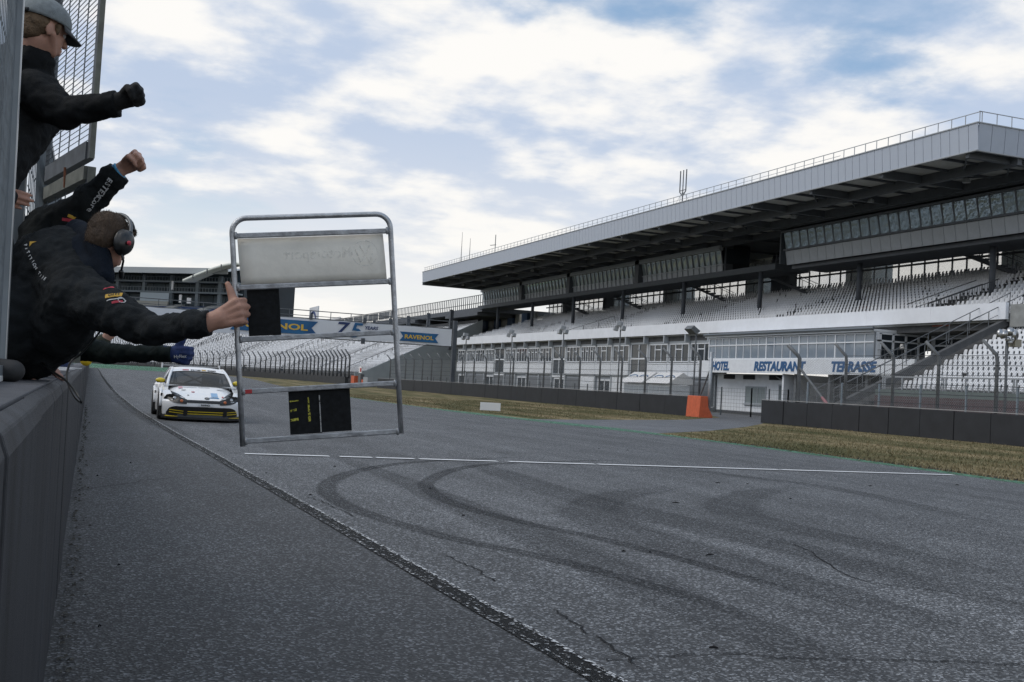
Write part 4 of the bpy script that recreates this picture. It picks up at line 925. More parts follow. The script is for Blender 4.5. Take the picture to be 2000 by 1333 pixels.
# white wave breakers / gangway openings as dark slots, stair rails
mb = MB()
for j in range(10):
    for r in range(0, NRW, 2):
        s = 20.0*(j+1)-r*.55-.2
        if s < SL-2:
            p, nrm, d = pt(s); x = 1.4+(r+.3)*.9; q = p+nrm*x; mb.bar((q.x, q.y, 1.7+r*.43), (q.x+d.x*1.3, q.y+d.y*1.3, 1.7+r*.43), .6, .5)
tag(mb.build('gangway_step', M['beam'], BK), kind='stuff')
for j in range(10):
    s = 20.0*(j+1)-6; mb = MB()
    p, nrm, d = pt(min(SL, s))
    a = p+nrm*1.6; b = p+nrm*(1.4+NRW*.9); mb.bar((a.x, a.y, 2.7), (b.x, b.y, 2.7+NRW*.43), .07)
    for q in range(8): c_ = a.lerp(b, q/7); mb.bar((c_.x, c_.y, 1.6+q/7*NRW*.43), (c_.x, c_.y, 2.7+q/7*NRW*.43), .05)
    mb.build('gangway_railing', M['rail_dark'], BK)
# grey triangular side wall at its near end
mb = MB(); mb.prism([(36.2, 158.4, -.2), (36.2, 158.4, 1.9), (37.8, 158.4, 2.2), (55.6, 158.4, 11.0), (55.6, 158.4, -.2)], (0, .35, 0)); mb.build('side_wall', mat('grey panel wall', (.30, .335, .36), .8, var=.1, vscale=.7), BK)
mb = MB()
fb = []
for i in range(0, 101):
    p, nrm, d = pt(SL*i/100); q = p-nrm*1.2; fb.append(q)
for a, b in zip(fb[:-1], fb[1:]): mb.bar((a.x, a.y, .55), (b.x, b.y, .55), .5, 1.15)
mb.build('foot_wall', M['barrier'], BK)
ff = empty('debris_fence', 'debris fence with bent posts round the foot of the curved seat bank', 'fence', (36, 135, 0)); ff.location = (0, 0, 0)
s = 1.0; pm = MB(); pm.tube([(0, 0, 0), (0, 0, 3.1), (.06, 0, 3.3), (.8, 0, 4.3)], [.13, .13, .13, .11], 6); pme_ = pm.mesh('post', M['post'], True)
while s < SL-20:
    p, nrm, d = pt(s); q = p-nrm*.7; inst('post', pme_, ff, (q.x, q.y, .9), (0, 0, math.atan2(-nrm.y, -nrm.x))); s += 3.1
mb = MB()
for z in (1.7, 2.3, 2.9, 3.5):
    for a, b in zip(fb[0:93:2], fb[2:95:2]): mb.bar((a.x, a.y, z), (b.x, b.y, z), .04)
mb.build('cable', M['cable'], ff)
# ------------------------------------------------------------------ second stand beyond, open deck with railing
UD = empty('upper_deck_stand', 'dark open deck stand with railing beyond the main grandstand', 'grandstand', (0, 0, 0))
MB().box(54.00, 66, 154.5, 330, 12.0, 12.7).build('deck', M['beam'], UD)
for k in range(5): MB().box(53.80, 60, 156+k*34, 172+k*34, 11.5, 12.0).build('deck_beam', M['beam'], UD)
mb = MB()
for k in range(118): y = 154.6+k*1.0; mb.box(54.00, 54.10, y-.05, y+.05, 12.7, 14.55)
for z in (14.5, 13.3): mb.box(53.98, 54.10, 154.6, 272, z, z+.09)
mb.build('deck_railing', M['post'], UD)
mb = MB()
for k in range(13): mb.box(54.12, 54.16, 205+k*4.6, 209+k*4.6, 13.0, 14.4)
mb.build('deck_banner', M['rail'], UD)
MB().box(54.50, 54.80, 258, 280, 12.8, 15.2).build('deck_sign', M['sign_white'], UD); MB().box(54.20, 54.50, 284, 296, 12.8, 19.0).build('corner_sign', M['white2'], UD)
mb = MB(); pts = [(54.16, 290+5*math.cos(t), 14+3.6*math.sin(t)) for t in [PI*q/14 for q in range(2, 13)]]; mb.tube(pts, .3, 6).build('sign_arc', M['banner_navy'], UD)
MB().box(60, 60.4, 148, 330, 5, 12).build('rear_wall', M['concrete'], UD)
cols = [('blue door', (.03, .06, .12)), ('green door', (.03, .09, .04)), ('red door', (.17, .03, .03))]
for k in range(16):
    y = 150+k*6; c_ = cols[0 if k < 6 else 1 if k < 8 else 0 if k < 12 else 2]
    MB().box(59.5, 59.9, y, y+2.2, 7.5, 12).build('painted_door', bpy.data.materials.get(c_[0]) or mat(c_[0], c_[1], .7), UD)
for k in range(9): MB().box(49.6, 50.1, 156+k*12, 156.5+k*12, 6, 12).build('column', M['beam'], UD)
# ------------------------------------------------------------------ curved roof stand at the end of the straight
SS = empty('curved_roof_stand', 'distant dark glazed grandstand with a shallow curved pale roof', 'grandstand', (0, 0, 0))
SY = 0.0; SS.location = (23, 330, 0); SS.rotation_euler = (0, 0, math.radians(-42))
def P3(x, z, dy=0): return (x-20, SY+dy, z)
rc = mat('pale grey roof sheet', (.33, .36, .38), .6, var=.06, vscale=.05); edge = mat('cream roof edge', (.66, .69, .64), .6)
# main roof: gently bowed in section
mb = MB(); n = 24
for i in range(n+1):
    x = -34+(62+14)*i/n
    for j in range(9): t = j/8; mb.v.append(P3(x, 26.9+4.6*math.sin(t*PI*.62), -14+t*44))
mb.f = [(i*9+j, i*9+j+1, (i+1)*9+j+1, (i+1)*9+j) for i in range(n) for j in range(8)]; mb.mi = [0]*len(mb.f); mb.build('roof', rc, SS, True)
MB().box(-54, 26, SY-14.4, SY-14.05, 26.7, 28.3).build('roof_fascia', rc, SS)
# white curved end canopy
mb = MB(); n = 20
for i in range(n+1):
    t = i/n; x = 23.4+(45.5-23.4)*t; z = 27.3+5.2*math.sin(PI*min(1, t*.86)*.62+.0)-1.0*max(0, t-.7)*3
    mb.v += [P3(x+11, z-2.6, -18), P3(x+11, z-3.25, -18), P3(x+11, z-2.95, -13), P3(x+11, z-2.3, -13)]
mb.f = [q for i in range(n) for q in ((4*i, 4*i+1, 4*i+5, 4*i+4), (4*i+3, 4*i, 4*i+4, 4*i+7), (4*i+1, 4*i+2, 4*i+6, 4*i+5))]; mb.mi = [0]*len(mb.f); mb.build('end_canopy', edge, SS, True)
for k in (3, 7, 11, 15):
    t = k/20; x = 23.4+22.1*t; z = 27.3+5.2*math.sin(PI*min(1, t*.86)*.62); MB().box(x-9.1, x-8.9, SY-18.2, SY-17.9, z-4.0, z-2.5).build('canopy_rib', M['post'], SS)
MB().box(-54, 23, SY-2, SY+24, 3, 29.2).build('rear_hall', mat('dark stand interior', (.022, .032, .042), .7, var=.3, vscale=.12), SS)
gl = mat('dusky stand glazing', (.045, .070, .090), .5, var=.35, vscale=.25, stretch=(1, 1, .4)); st = mat('blue grey stand steel', (.19, .225, .25), .6)
for z0, z1 in ((12, 18), (18.7, 21.8), (22.7, 24.9), (25.7, 28.8)):
    for k in range(18):
        x = -54+k*4.2; MB().box(x+.1, x+4.1, SY-2.4, SY-2.05, z0, z1).build('window', gl, SS)
for z in (22.0, 25.0):
    MB().box(-54, 23, SY-6, SY-2.45, z, z+.45).build('balcony', st, SS)
    mb = MB()
    for k in range(76): mb.box(-54+k, -53.9+k, SY-6, SY-5.9, z+.45, z+1.5)
    mb.box(-54, 23, SY-6.05, SY-5.9, z+1.5, z+1.6); mb.build('balcony_railing', st, SS)
for x in (-46, -32, -18, -8.5, 1, 10, 17.5): MB().box(x-.5, x+.5, SY-5.8, SY-4.9, 9, 27).build('column', st, SS)
MB().box(-9, 1, SY-6.4, SY-6.1, 18.8, 21.9).build('lit_glazing', mat('glazing with painted light', (.36, .43, .48), .3), SS)  # lit look put into a paler base colour, no emission
bl = mat('blue stand seats', (.018, .045, .13), .6, var=.2, vscale=.3)
mb = MB(); mb.prism([(-54, SY-22, 14.6), (-54, SY-7, 18.3), (-54, SY-7, 8.0), (-54, SY-22, 7.6)], (78, 0, 0)); mb.build('seat_block', bl, SS)
for x in (-11, 4, 16): MB().prism([(x, SY-22.2, 14.9), (x, SY-6.8, 18.7), (x, SY-6.8, 18.3), (x, SY-22.2, 14.5)], (3.0, 0, 0)).build('stair_flight', M['concrete'], SS)
MB().box(-9.0, 2, SY-8, SY-7.4, 17.8, 19.4).build('parapet', mat('beige stand parapet', (.30, .30, .27), .8), SS)
for x in (-40, -26, -12, 2, 14): MB().box(x, x+13.4, SY-24, SY-23.7, 10.6, 14.2).build('white_hoarding', M['banner'], SS)
for (x, z, w, h) in ((5.5, 19.2, .8, 2.2), (8.2, 19.0, 1.3, 1.6), (2.6, 22.8, .6, 2.4)): MB().box(x, x+w, SY-7.6, SY-7.3, z, z+h).build('white_panel', M['sign_white'], SS)
# red LED board
LB = empty('led_board', 'dark trackside board with red lit letters below the banner', 'screen', (4.2, 230, 0))
MB().box(-2.2, 8.0, 0, .4, 9.0, 10.6).build('board', M['dark'], LB)
text('lettering', 'DO', 1.5, mat('red lit letters', (.6, .02, .02), .5, emit=((1, .03, .03), 1.6)), LB, (1, 0, 0), (0, 0, 1), (1.2, -.05, 9.8), bold=.03)
# low trees on the horizon, in gaps between the stands
# ------------------------------------------------------------------ pit building behind the pit lane (mirrored in the booth glass)
PBD = empty('pit_building', 'long white pit building with dark window bands behind the pit lane', 'building', (0, 0, 0))
MB().box(-30, -22, -30, 190, 0, 9.5).build('wall', M['white2'], PBD); MB().box(-30.5, -20.5, -31, 191, 9.5, 10.1).build('roof', M['fascia'], PBD)
for k in range(34): MB().box(-21.98, -21.9, -28+k*6.4, -23+k*6.4, .1, 3.6).build('garage_door', M['roller'], PBD)
for k in range(54): MB().box(-21.98, -21.9, -29+k*4, -25.6+k*4, 5.2, 8.0).build('window', M['glass_dark'], PBD)
# ------------------------------------------------------------------ pit wall
PWALL = empty('pit_wall', 'low dark clad pit wall running along the left side of the track', 'wall', (0, 0, 0))
WX, WZ, JW = -.10, 1.16, 1.14
for k in range(40):
    y0 = -.59+k*JW; dx = random.uniform(-.004, .004)
    mb = MB(); mb.prism([(WX+dx-.06, y0+.006, -.01), (WX+dx+.015, y0+.006, -.01), (WX+dx, y0+.006, WZ-.05), (WX+dx-.012, y0+.006, WZ-.016), (WX+dx-.04, y0+.006, WZ)], (0, JW-.012, 0))
    bevel(mb.build('cladding_panel', M['wall'], PWALL), .006)
MB().box(WX-.06, WX+.004, -.59+40*JW, 230, -.01, WZ-.01).build('far_cladding', M['wall'], PWALL)
MB().box(WX-.5, WX-.062, -1.5, 230, -.3, WZ-.012).build('wall_core', M['walltop'], PWALL)
for k in range(11):
    y0 = -.59+k*JW*2; bevel(MB().box(WX-.52, WX-.042, y0+.01, y0+JW*2-.01, WZ-.010, WZ+.004).build('coping', M['walltop'], PWALL), .004)
MB().box(-1.35, -.62, -2, 60, -.01, .46).build('pit_platform', mat('platform boards', (.16, .16, .165), .8, var=.2, vscale=4))
tag(bpy.data.objects['pit_platform'], 'low grey platform behind the pit wall that the crew stand on', 'platform')
# ------------------------------------------------------------------ catch fence on the wall
FN = empty('catch_fence', 'galvanised mesh catch fence standing on the pit wall', 'fence', (-.3, 0, 0)); FN.matrix_world = Matrix.Translation((-.3, 0, 1.16)) @ Matrix.Rotation(-.022, 4, 'Y') @ Matrix.Translation((.3, 0, -1.16))
wire = mat('galvanised wire', (.15, .175, .195), .6, .35, var=.25, vscale=14)
plate = mat('galvanised plate', (.22, .25, .275), .5, .5, var=.25, vscale=6, stretch=(1, 1, .2))
edgem = mat('bright cut steel edge', (.50, .52, .53), .4, .6)
FX_ = -.30
def wire_panel(name, y0, y1, z0, z1, vs, hs, r=.0024, parent=FN, edge=True):
    p = MB(); n = int((y1-y0)/vs)
    for k in range(n+1): y = y0+(y1-y0)*k/n; p.tube([(FX_, y, z0), (FX_, y, z1)], r, 4, False)
    m_ = int((z1-z0)/hs)
    for k in range(m_+1):
        z = z0+(z1-z0)*k/m_
        p.tube([(FX_-.005, y0, z), (FX_-.005, y1, z)], r, 4, False)
    o = p.build(name, wire, parent, fix=False)
    return o
wire_panel('mesh_panel', 1.0, 4.26, 1.22, 3.5, .055, .115, .0019)
MB().box(FX_-.025, FX_+.02, 4.265, 4.305, WZ, 3.5).build('panel_frame', plate, FN); MB().box(FX_+.0205, FX_+.024, 4.265, 4.306, WZ, 3.5).build('frame_edge', edgem, FN)
MB().box(FX_-.03, FX_+.02, 1.0, 4.265, 1.18, 1.22).build('panel_frame', plate, FN)
MB().box(FX_-.12, FX_-.012, 5.45, 5.51, WZ, 3.5).build('fence_post', plate, FN); MB().box(FX_-.0118, FX_-.007, 5.45, 5.515, WZ, 3.5).build('frame_edge', edgem, FN)
wire_panel('mesh_panel', 5.53, 6.15, 1.22, 3.5, .12, .10)
wire_panel('mesh_panel', 6.15, 7.15, 1.22, 3.5, .05, .115, .002)
MB().box(FX_-.03, FX_+.012, 7.15, 7.22, WZ, 3.5).build('fence_post', plate, FN); MB().box(FX_+.0125, FX_+.016, 7.15, 7.222, WZ, 3.4).build('frame_edge', edgem, FN)
for k in range(6):
    y0 = 7.25+k*2.5; wire_panel('mesh_panel', y0, y0+2.44, 1.22, 2.62, .04, .2); MB().box(FX_-.03, FX_+.01, y0+2.445, y0+2.49, WZ, 2.66).build('fence_post', plate, FN)
MB().box(FX_-.02, FX_+.01, 7.25, 22.2, 2.62, 2.66).build('top_rail', plate, FN)
# gate leaf swung out over the track: upper and lower mesh frames
GT = empty('fence_gate', 'steel mesh fence gate swung open over the pit wall', 'gate', (-.36, 7.12, 0), math.atan2(-(6.0-7.12), -.055+.36)*0)
a0 = Vector((-.33, 7.12, 0)); a1 = Vector((-.062, 6.0, 0)); gd = (a1-a0).normalized(); GLEN = (a1-a0).length; gn = Vector((-gd.y, gd.x, 0))
GT.location = a0; GT.rotation_euler = (0, 0, math.atan2(gd.y, gd.x))
fr_dark = mat('grey gate frame', (.115, .125, .135), .6, .3, var=.3, vscale=9); fr_old = mat('mossy gate rail', (.155, .16, .135), .7, .1, var=.35, vscale=12)
def leaf(z0, z1, tag_, bot):
    mb = MB(); mb.box(GLEN-.05, GLEN, -.013, .013, z0, z1); mb.box(0, .04, -.025, .025, z0, z1); mb.box(.04, GLEN-.05, -.022, .022, z1-.05, z1); mb.box(.04, GLEN-.05, -.022, .022, z0, z0+.09)
    o = mb.build('gate_frame', fr_dark, GT)
    MB().box(GLEN+.0005, GLEN+.004, -.0132, .0132, z0, z1).build('frame_edge', fr_old, o)
    w_ = MB(); n = int((z1-z0)/.030)
    for k in range(n): z = z0+.05+k*.030; w_.tube([(.03, 0, z), (GLEN-.03, 0, z)], .0028, 4, False)
    for k in range(5): x = .10+k*(GLEN-.2)/4; w_.tube([(x, .006, z0+.02), (x, .006, z1-.02)], .0034, 4, False)
    w_.build('gate_mesh', wire, GT, fix=False)
leaf(2.29, 3.6, '', 0); leaf(1.24, 2.245, '', 0)
MB().box(.04, GLEN-.02, -.03, .03, 2.18, 2.25).build('gate_rail', fr_old, GT)
MB().tube([(GLEN*.62, -.03, 2.185), (GLEN*.62, -.035, 2.295)], .007, 8).build('latch', mat('rusty latch', (.16, .06, .03), .8, var=.4, vscale=40), GT)
# things lying on the wall
pl = empty('white_plank', 'short white plank lying on the near end of the pit wall', 'plank', (-.262, 3.4, WZ+.004), .022); bevel(MB().box(-.13, 0, 0, 3.2, 0, .022).build('plank', mat('chipped white board', (.62, .63, .62), .6, var=.12, vscale=12), pl), .004)
cp_ = empty('yellow_bottle', 'small yellow bottle lying on the far pit wall top', 'bottle', (at(168, 707, Y=21.5).x, 21.5, WZ+.004)); MB().lathe([(.02, 0), (.10, .02), (.105, .3), (.05, .36), (.03, .42)], (0, 0, .105), 14, 'y').build('bottle_body', mat('yellow plastic', (.62, .42, .02), .4), cp_, True); MB().lathe([(.035, .42), (.035, .48)], (0, 0, .105), 10, 'y').build('bottle_cap', M['dark'], cp_)
pp = empty('paper_stack', 'loose white papers lying farther along the pit wall top', 'paper', (-.3, 10.2, WZ+.004))
for k in range(3): o = MB().box(-.1, .12, -.15, .2, k*.006, k*.006+.005).build('sheet', M['sign_white'], pp); o.location = (.03*k, .7*k, 0); o.rotation_euler = (0, 0, .2*k)
rd = empty('radio_set', 'small dark blue radio box on the wall beside the papers', 'radio', (-.33, 12.5, WZ+.004)); bevel(MB().box(-.12, .12, -.2, .3, 0, .12).build('case', mat('navy plastic', (.02, .04, .12), .5), rd), .01); MB().tube([(0, .2, .12), (0, .2, .4)], .008, 6).build('antenna', M['cable'], rd)
# ------------------------------------------------------------------ people leaning over the wall
def cap_geo(bm, p0, r0, p1, r1, n=14, flat=1.0, axis=None):
    """tapered capsule; flat squeezes it along axis"""
    p0, p1 = Vector(p0), Vector(p1); d = p1-p0; L_ = d.length; d = d.normalized() if L_ > 1e-6 else Vector((0, 0, 1))
    a = Vector(axis) if axis is not None else (Vector((0, 0, 1)) if abs(d.z) < .9 else Vector((1, 0, 0)))
    a = (a-d*a.dot(d)).normalized(); b = d.cross(a); rings = []
    sect = [(-r0*math.cos(t), r0*math.sin(t)) for t in (.35, .8, 1.25)] + [(0, r0), (L_*.5, (r0+r1)/2), (L_, r1)] + [(L_+r1*math.cos(t), r1*math.sin(t)) for t in (1.25, .8, .35)]
    s0 = bm.verts.new(p0-d*r0); s1 = bm.verts.new(p1+d*r1)
    for h, r in sect:
        rings.append([bm.verts.new(p0+d*h+(a*math.cos(2*PI*j/n)*flat+b*math.sin(2*PI*j/n))*r) for j in range(n)])
    for A, B in zip(rings[:-1], rings[1:]):
        for j in range(n): bm.faces.new((A[j], A[(j+1) % n], B[(j+1) % n], B[j]))
    for j in range(n): bm.faces.new((s0, rings[0][(j+1) % n], rings[0][j])); bm.faces.new((s1, rings[-1][j], rings[-1][(j+1) % n]))
def ell_geo(bm, c, rad, R=None):
    r = bmesh.ops.create_icosphere(bm, subdivisions=3, radius=1.0)
    M_ = Matrix.Translation(Vector(c)) @ (R.to_4x4() if R is not None else Matrix.Identity(4)) @ Matrix.Diagonal((*rad, 1))
    bmesh.ops.transform(bm, matrix=M_, verts=r['verts'])
def blob(name, parts, voxel, m_, parent, smooth=4, wrinkle=0., wscale=.12, factor=.5, cuts=()):
    bm = bmesh.new()
    for p in parts:
        if p[0] == 'c': cap_geo(bm, *p[1:5], **(p[5] if len(p) > 5 else {}))
        else: ell_geo(bm, *p[1:])
    me = bpy.data.meshes.new(name); bm.to_mesh(me); bm.free()
    o = bpy.data.objects.new(name, me); COL.objects.link(o)
    r = o.modifiers.new('r', 'REMESH'); r.mode = 'VOXEL'; r.voxel_size = voxel
    s = o.modifiers.new('s', 'SMOOTH'); s.iterations = smooth; s.factor = factor
    if wrinkle:
        tex = bpy.data.textures.new(name, 'CLOUDS'); tex.noise_scale = wscale; tex.noise_depth = 3
        d = o.modifiers.new('d', 'DISPLACE'); d.texture = tex; d.strength = wrinkle; d.mid_level = .5; d.texture_coords = 'GLOBAL'
    bpy.context.view_layer.update(); dg = bpy.context.evaluated_depsgraph_get()
    me2 = bpy.data.meshes.new_from_object(o.evaluated_get(dg)); bpy.data.objects.remove(o)
    if cuts:                                        # straight cuff and hem edges
        bm = bmesh.new(); bm.from_mesh(me2)
        for co, no, rad in cuts:
            co = Vector(co); vs_n = {v for v in bm.verts if (v.co-co).length < rad}
            fs = [f for f in bm.faces if all(v in vs_n for v in f.verts)]; es = {e for f in fs for e in f.edges}; vv = {v for f in fs for v in f.verts}
            bmesh.ops.bisect_plane(bm, geom=list(vv)+list(es)+fs, plane_co=co, plane_no=Vector(no).normalized(), clear_outer=True)
            ed_ = [e for e in bm.edges if e.is_boundary]
            if ed_: bmesh.ops.holes_fill(bm, edges=ed_)
        bm.to_mesh(me2); bm.free()
    me2.materials.clear(); me2.materials.append(m_); me2.polygons.foreach_set('use_smooth', [True]*len(me2.polygons)); me2.name = name
    o = bpy.data.objects.new(name, me2); link(o, parent)
    return o
def frame(f, t):
    f = Vector(f).normalized(); t = Vector(t); t = (t-f*t.dot(f)).normalized(); return f, t
def hand(wrist, f, t, back, curl=(75, 95, 55), thumb='fist', sc=1.0, spread=1.0):
    """capsules of one hand. f: wrist to knuckles, t: thumb side, back: towards the back of the hand"""
    f, t = frame(f, t); n = f.cross(t); n = n if n.dot(Vector(back)) > 0 else -n; w = Vector(wrist); P = []
    FL = [(.044, .027, .021), (.049, .031, .022), (.045, .028, .021), (.035, .021, .018)]
    P.append(('c', w-f*.03*sc, .030*sc, w+f*.02*sc, .031*sc, dict(flat=.78, axis=n)))
    for k in range(4):
        b0 = w+(f*.012+t*(.016-.0115*k))*sc; kn = w+(f*(.088-.004*abs(k-1)-.004*(k == 3))+t*(.031-.0208*k)+n*(.004-.003*abs(k-1.2)))*sc
        P.append(('c', b0, .0155*sc, kn, .0125*sc))
        p = kn; a = 0
        for j, L_ in enumerate(FL[k]):
            a += math.radians(curl[j] if not isinstance(curl[0], (list, tuple)) else curl[k][j]); d = f*math.cos(a)-n*math.sin(a)+t*.04*(1.5-k)*(1 if j == 0 else 0)
            q = p+d.normalized()*L_*sc; P.append(('c', p, (.0108-.0012*j-.0006*(k == 3))*sc, q, (.0098-.0012*j-.0006*(k == 3))*sc)); p = q
    P.append(('c', w+(f*.02+t*.014-n*.006)*sc, .019*sc, w+(f*.055+t*.026-n*.010)*sc, .016*sc))
    tb = w+(f*.030+t*.026-n*.010)*sc
    if thumb == 'up': tb = w+(f*.070+t*.030-n*.010)*sc
    if thumb == 'fist': seq = [(f*.75+t*.35-n*.55, .040, .0140, .0125), (f*.35-t*.35-n*.85, .032, .0122, .0110), (-t*.85-n*.25-f*.1, .026, .0108, .0085)]
    elif thumb == 'up': seq = [(t*.97+f*.15, .020, .0160, .0142), (t*1+f*.04, .025, .0136, .0122), (t*1-f*.05, .020, .0120, .0092)]
    elif thumb == 'up_long': seq = [(t*.9+f*.45, .044, .0160, .0140), (t*1+f*.25, .036, .0132, .0122), (t*1+f*.1, .030, .0120, .0090)]
    else: seq = [(t*.8+f*.55-n*.3, .042, .0145, .0125), (t*.95+f*.15-n*.25, .033, .0122, .0108), (t*.95+f*.05-n*.1, .027, .0106, .0082)]
    for d, L_, ra, rb in seq:
        q = tb+d.normalized()*L_*sc; P.append(('c', tb, ra*sc, q, rb*sc)); tb = q
    return P
def head_parts(c, face, up, sc=1.0):
    """capsules and ellipsoids of a head centred at c"""
    f = Vector(face).normalized(); u = Vector(up); u = (u-f*u.dot(f)).normalized(); l = u.cross(f); R = Matrix((f, l, u)).transposed(); c = Vector(c); P = []
    def e(a, b, d, rad): P.append(('e', c+(f*a+l*b+u*d)*sc, tuple(r*sc for r in rad), R))
    e(-.008, 0, .030, (.098, .078, .092)); e(.035, 0, -.030, (.062, .060, .085)); e(.050, 0, -.085, (.034, .036, .030)); e(.072, 0, .035, (.030, .056, .034))
    for s in (1, -1):
        P.append(('c', c+(f*.015+l*.062*s-u*.02)*sc, .020*sc, c+(f*.058+l*.028*s-u*.085)*sc, .018*sc)); e(-.008, .079*s, -.008, (.018, .009, .032)); e(.070, .034*s, -.012, (.018, .018, .014))
    P.append(('c', c+(f*.092+u*.012)*sc, .010*sc, c+(f*.112-u*.024)*sc, .014*sc)); P.append(('c', c+(f*.092+l*.018-u*.058)*sc, .009*sc, c+(f*.092-l*.018-u*.058)*sc, .009*sc)); P.append(('c', c+(f*.086+l*.02-u*.072)*sc, .011*sc, c+(f*.086-l*.02-u*.072)*sc, .011*sc))
    return P, f, l, u
skin = mat('skin', (.42, .235, .175), .55, var=.14, vscale=18, bump=.12, bscale=220, spec=.4)
skin.node_tree.nodes['Principled BSDF'].inputs['Subsurface Weight'].default_value = .08; skin.node_tree.nodes['Principled BSDF'].inputs['Subsurface Radius'].default_value = (.02, .008, .004)
def cloth(name, col, **k): return mat(name, col, .88, var=.25, vscale=9, bump=.35, bscale=260, spec=.2, **k)
softshell = cloth('charcoal softshell', (.0145, .0175, .0200)); navy = cloth('navy hood lining', (.006, .0105, .019)); blk = cloth('black jacket', (.010, .0115, .013)); drk2 = cloth('faded black jacket', (.0135, .0165, .018)); olive = cloth('olive sleeve', (.050, .055, .042)); trou = cloth('dark grey trousers', (.028, .030, .032))
grnblk = cloth('dark green black sleeve', (.0085, .0155, .0155))
def eyes(person, c, f, l, u):
    wm_ = mat('eye white', (.7, .68, .66), .3); pm_ = mat('iris', (.05, .04, .03), .2)
    for s in (1, -1):
        p = c+f*.080+l*.032*s+u*.006; o = MB().lathe([(.001, -.011), (.008, -.008), (.011, 0), (.008, .008), (.001, .011)], (0, 0, 0), 10).build('eye', wm_, person, True); o.location = p
        o2 = MB().lathe([(.001, -.004), (.005, 0), (.001, .004)], (0, 0, 0), 8).build('iris', pm_, o, True); o2.location = f*.0095
def A_(x, y, D): return at(x, y, D=D)
def decal(me_obj, jacket, off=.0025):
    s = me_obj.modifiers.new('w', 'SHRINKWRAP'); s.target = jacket; s.wrap_method = 'NEAREST_SURFACEPOINT'; s.wrap_mode = 'ABOVE_SURFACE'; s.offset = off; return me_obj
def surf(jacket, c):
    """point and normal on the garment seen at point c"""
    d = (Vector(c)-CAM).normalized(); hit, loc, nor, _ = jacket.ray_cast(CAM, d)
    return (loc, nor) if hit else (Vector(c), TOW)
def patch(name, m_, person, jacket, c, right, up, w, h, n=8, off=.002):
    c, nn_ = surf(jacket, c); right = Vector(right)-nn_*Vector(right).dot(nn_); up = nn_.cross(right)
    r = Vector(right).normalized(); u = Vector(up); u = (u-r*u.dot(r)).normalized(); mb = MB(); c = Vector(c)
    for i in range(n+1):
        for j in range(n+1): mb.v.append(tuple(c+r*w*(i/n-.5)+u*h*(j/n-.5)))
    mb.f = [(i*(n+1)+j, (i+1)*(n+1)+j, (i+1)*(n+1)+j+1, i*(n+1)+j+1) for i in range(n) for j in range(n)]; mb.mi = [0]*len(mb.f)
    return decal(mb.build(name, m_, person, True, fix=False), jacket, off)
def sleeve_text(s, size, m_, person, jacket, c, right, up, off=.003, **k):
    c, nn_ = surf(jacket, c); right = Vector(right)-nn_*Vector(right).dot(nn_); up = nn_.cross(right)
    o = text('lettering', s, size, m_, person, right, up, c+nn_*.004, **k)
    bm = bmesh.new(); bm.from_mesh(o.data); bmesh.ops.triangulate(bm, faces=bm.faces); bmesh.ops.subdivide_edges(bm, edges=[e for e in bm.edges if e.calc_length() > size*.35], cuts=1, use_grid_fill=False); bm.to_mesh(o.data); bm.free()
    return decal(o, jacket, off)
IMG_R, IMG_U, TOW = RT.copy(), UP.copy(), -FW.copy()         # picture right, picture up, towards the viewer
def dirp(dx, dy, dz): return (IMG_R*dx+IMG_U*dy-TOW*dz).normalized()   # dz > 0 is away from the viewer
prnt_w = mat('white print', (.52, .54, .56), .7); prnt_y = mat('yellow print', (.50, .30, .035), .7); prnt_r = mat('red print', (.42, .035, .06), .7); prnt_k = mat('black print', (.015, .015, .015), .7)

# ---- A: crew member holding the pit board
pa = empty('person', 'crew member in dark softshell and ear defenders holding out the pit board', 'person', (-.72, 4.66, .46)); PA0 = Vector(pa.location); pa.location = (0, 0, 0)
hip = Vector((-.70, 4.62, 1.30)); chest = A_(95, 600, 4.42); upb = A_(118, 535, 4.42); neck = A_(185, 512, 4.36)
shR = A_(150, 578, 4.20); shL = A_(72, 505, 4.72); elR = A_(292, 645, 4.02); wrR = A_(404, 636, 3.90); hcA = A_(212, 470, 4.34); HS = .87
faceA = dirp(.30, -.47, .84); upA = dirp(.16, .86, .48)
hp, hf, hl, hu = head_parts(hcA, faceA, upA, HS)
fA = dirp(.93, .36, -.02); hand_w = A_(420, 626, 3.885)
body = hp + [('c', neck, .055, hcA-hu*.03-hf*.02, .054), ('c', hip, .13, chest, .14), ('c', chest, .15, upb, .15), ('c', upb, .12, neck, .07), ('c', shL, .06, upb, .09), ('c', shR, .06, upb, .09), ('c', shR, .054, elR, .040), ('c', elR, .036, wrR, .025), ('c', wrR, .025, hand_w, .027)]
body += hand(hand_w, fA, dirp(-.10, 1, .08), TOW, curl=((72, 82, 50), (76, 84, 50), (80, 86, 50), (84, 88, 50)), thumb='up', sc=1.14)
for s, x in ((1, -.12), (-1, .12)): body += [('c', hip+Vector((0, x, 0)), .10, Vector((-.76, 4.62+x, .93)), .07), ('c', Vector((-.76, 4.62+x, .93)), .065, Vector((-.90, 4.62+x, .56)), .045), ('c', Vector((-.90, 4.62+x, .52)), .045, Vector((-.74, 4.62+x, .50)), .035)]
elL = Vector((-.50, 5.0, 1.42)); body += [('c', shL, .055, elL, .045), ('c', elL, .043, Vector((-.36, 4.92, 1.24)), .030)] + hand(Vector((-.35, 4.92, 1.235)), (1, .1, -.25), (0, 1, .2), (0, 0, 1), curl=(20, 25, 20), thumb='open')
blob('body', body, .0048, skin, pa, 3)
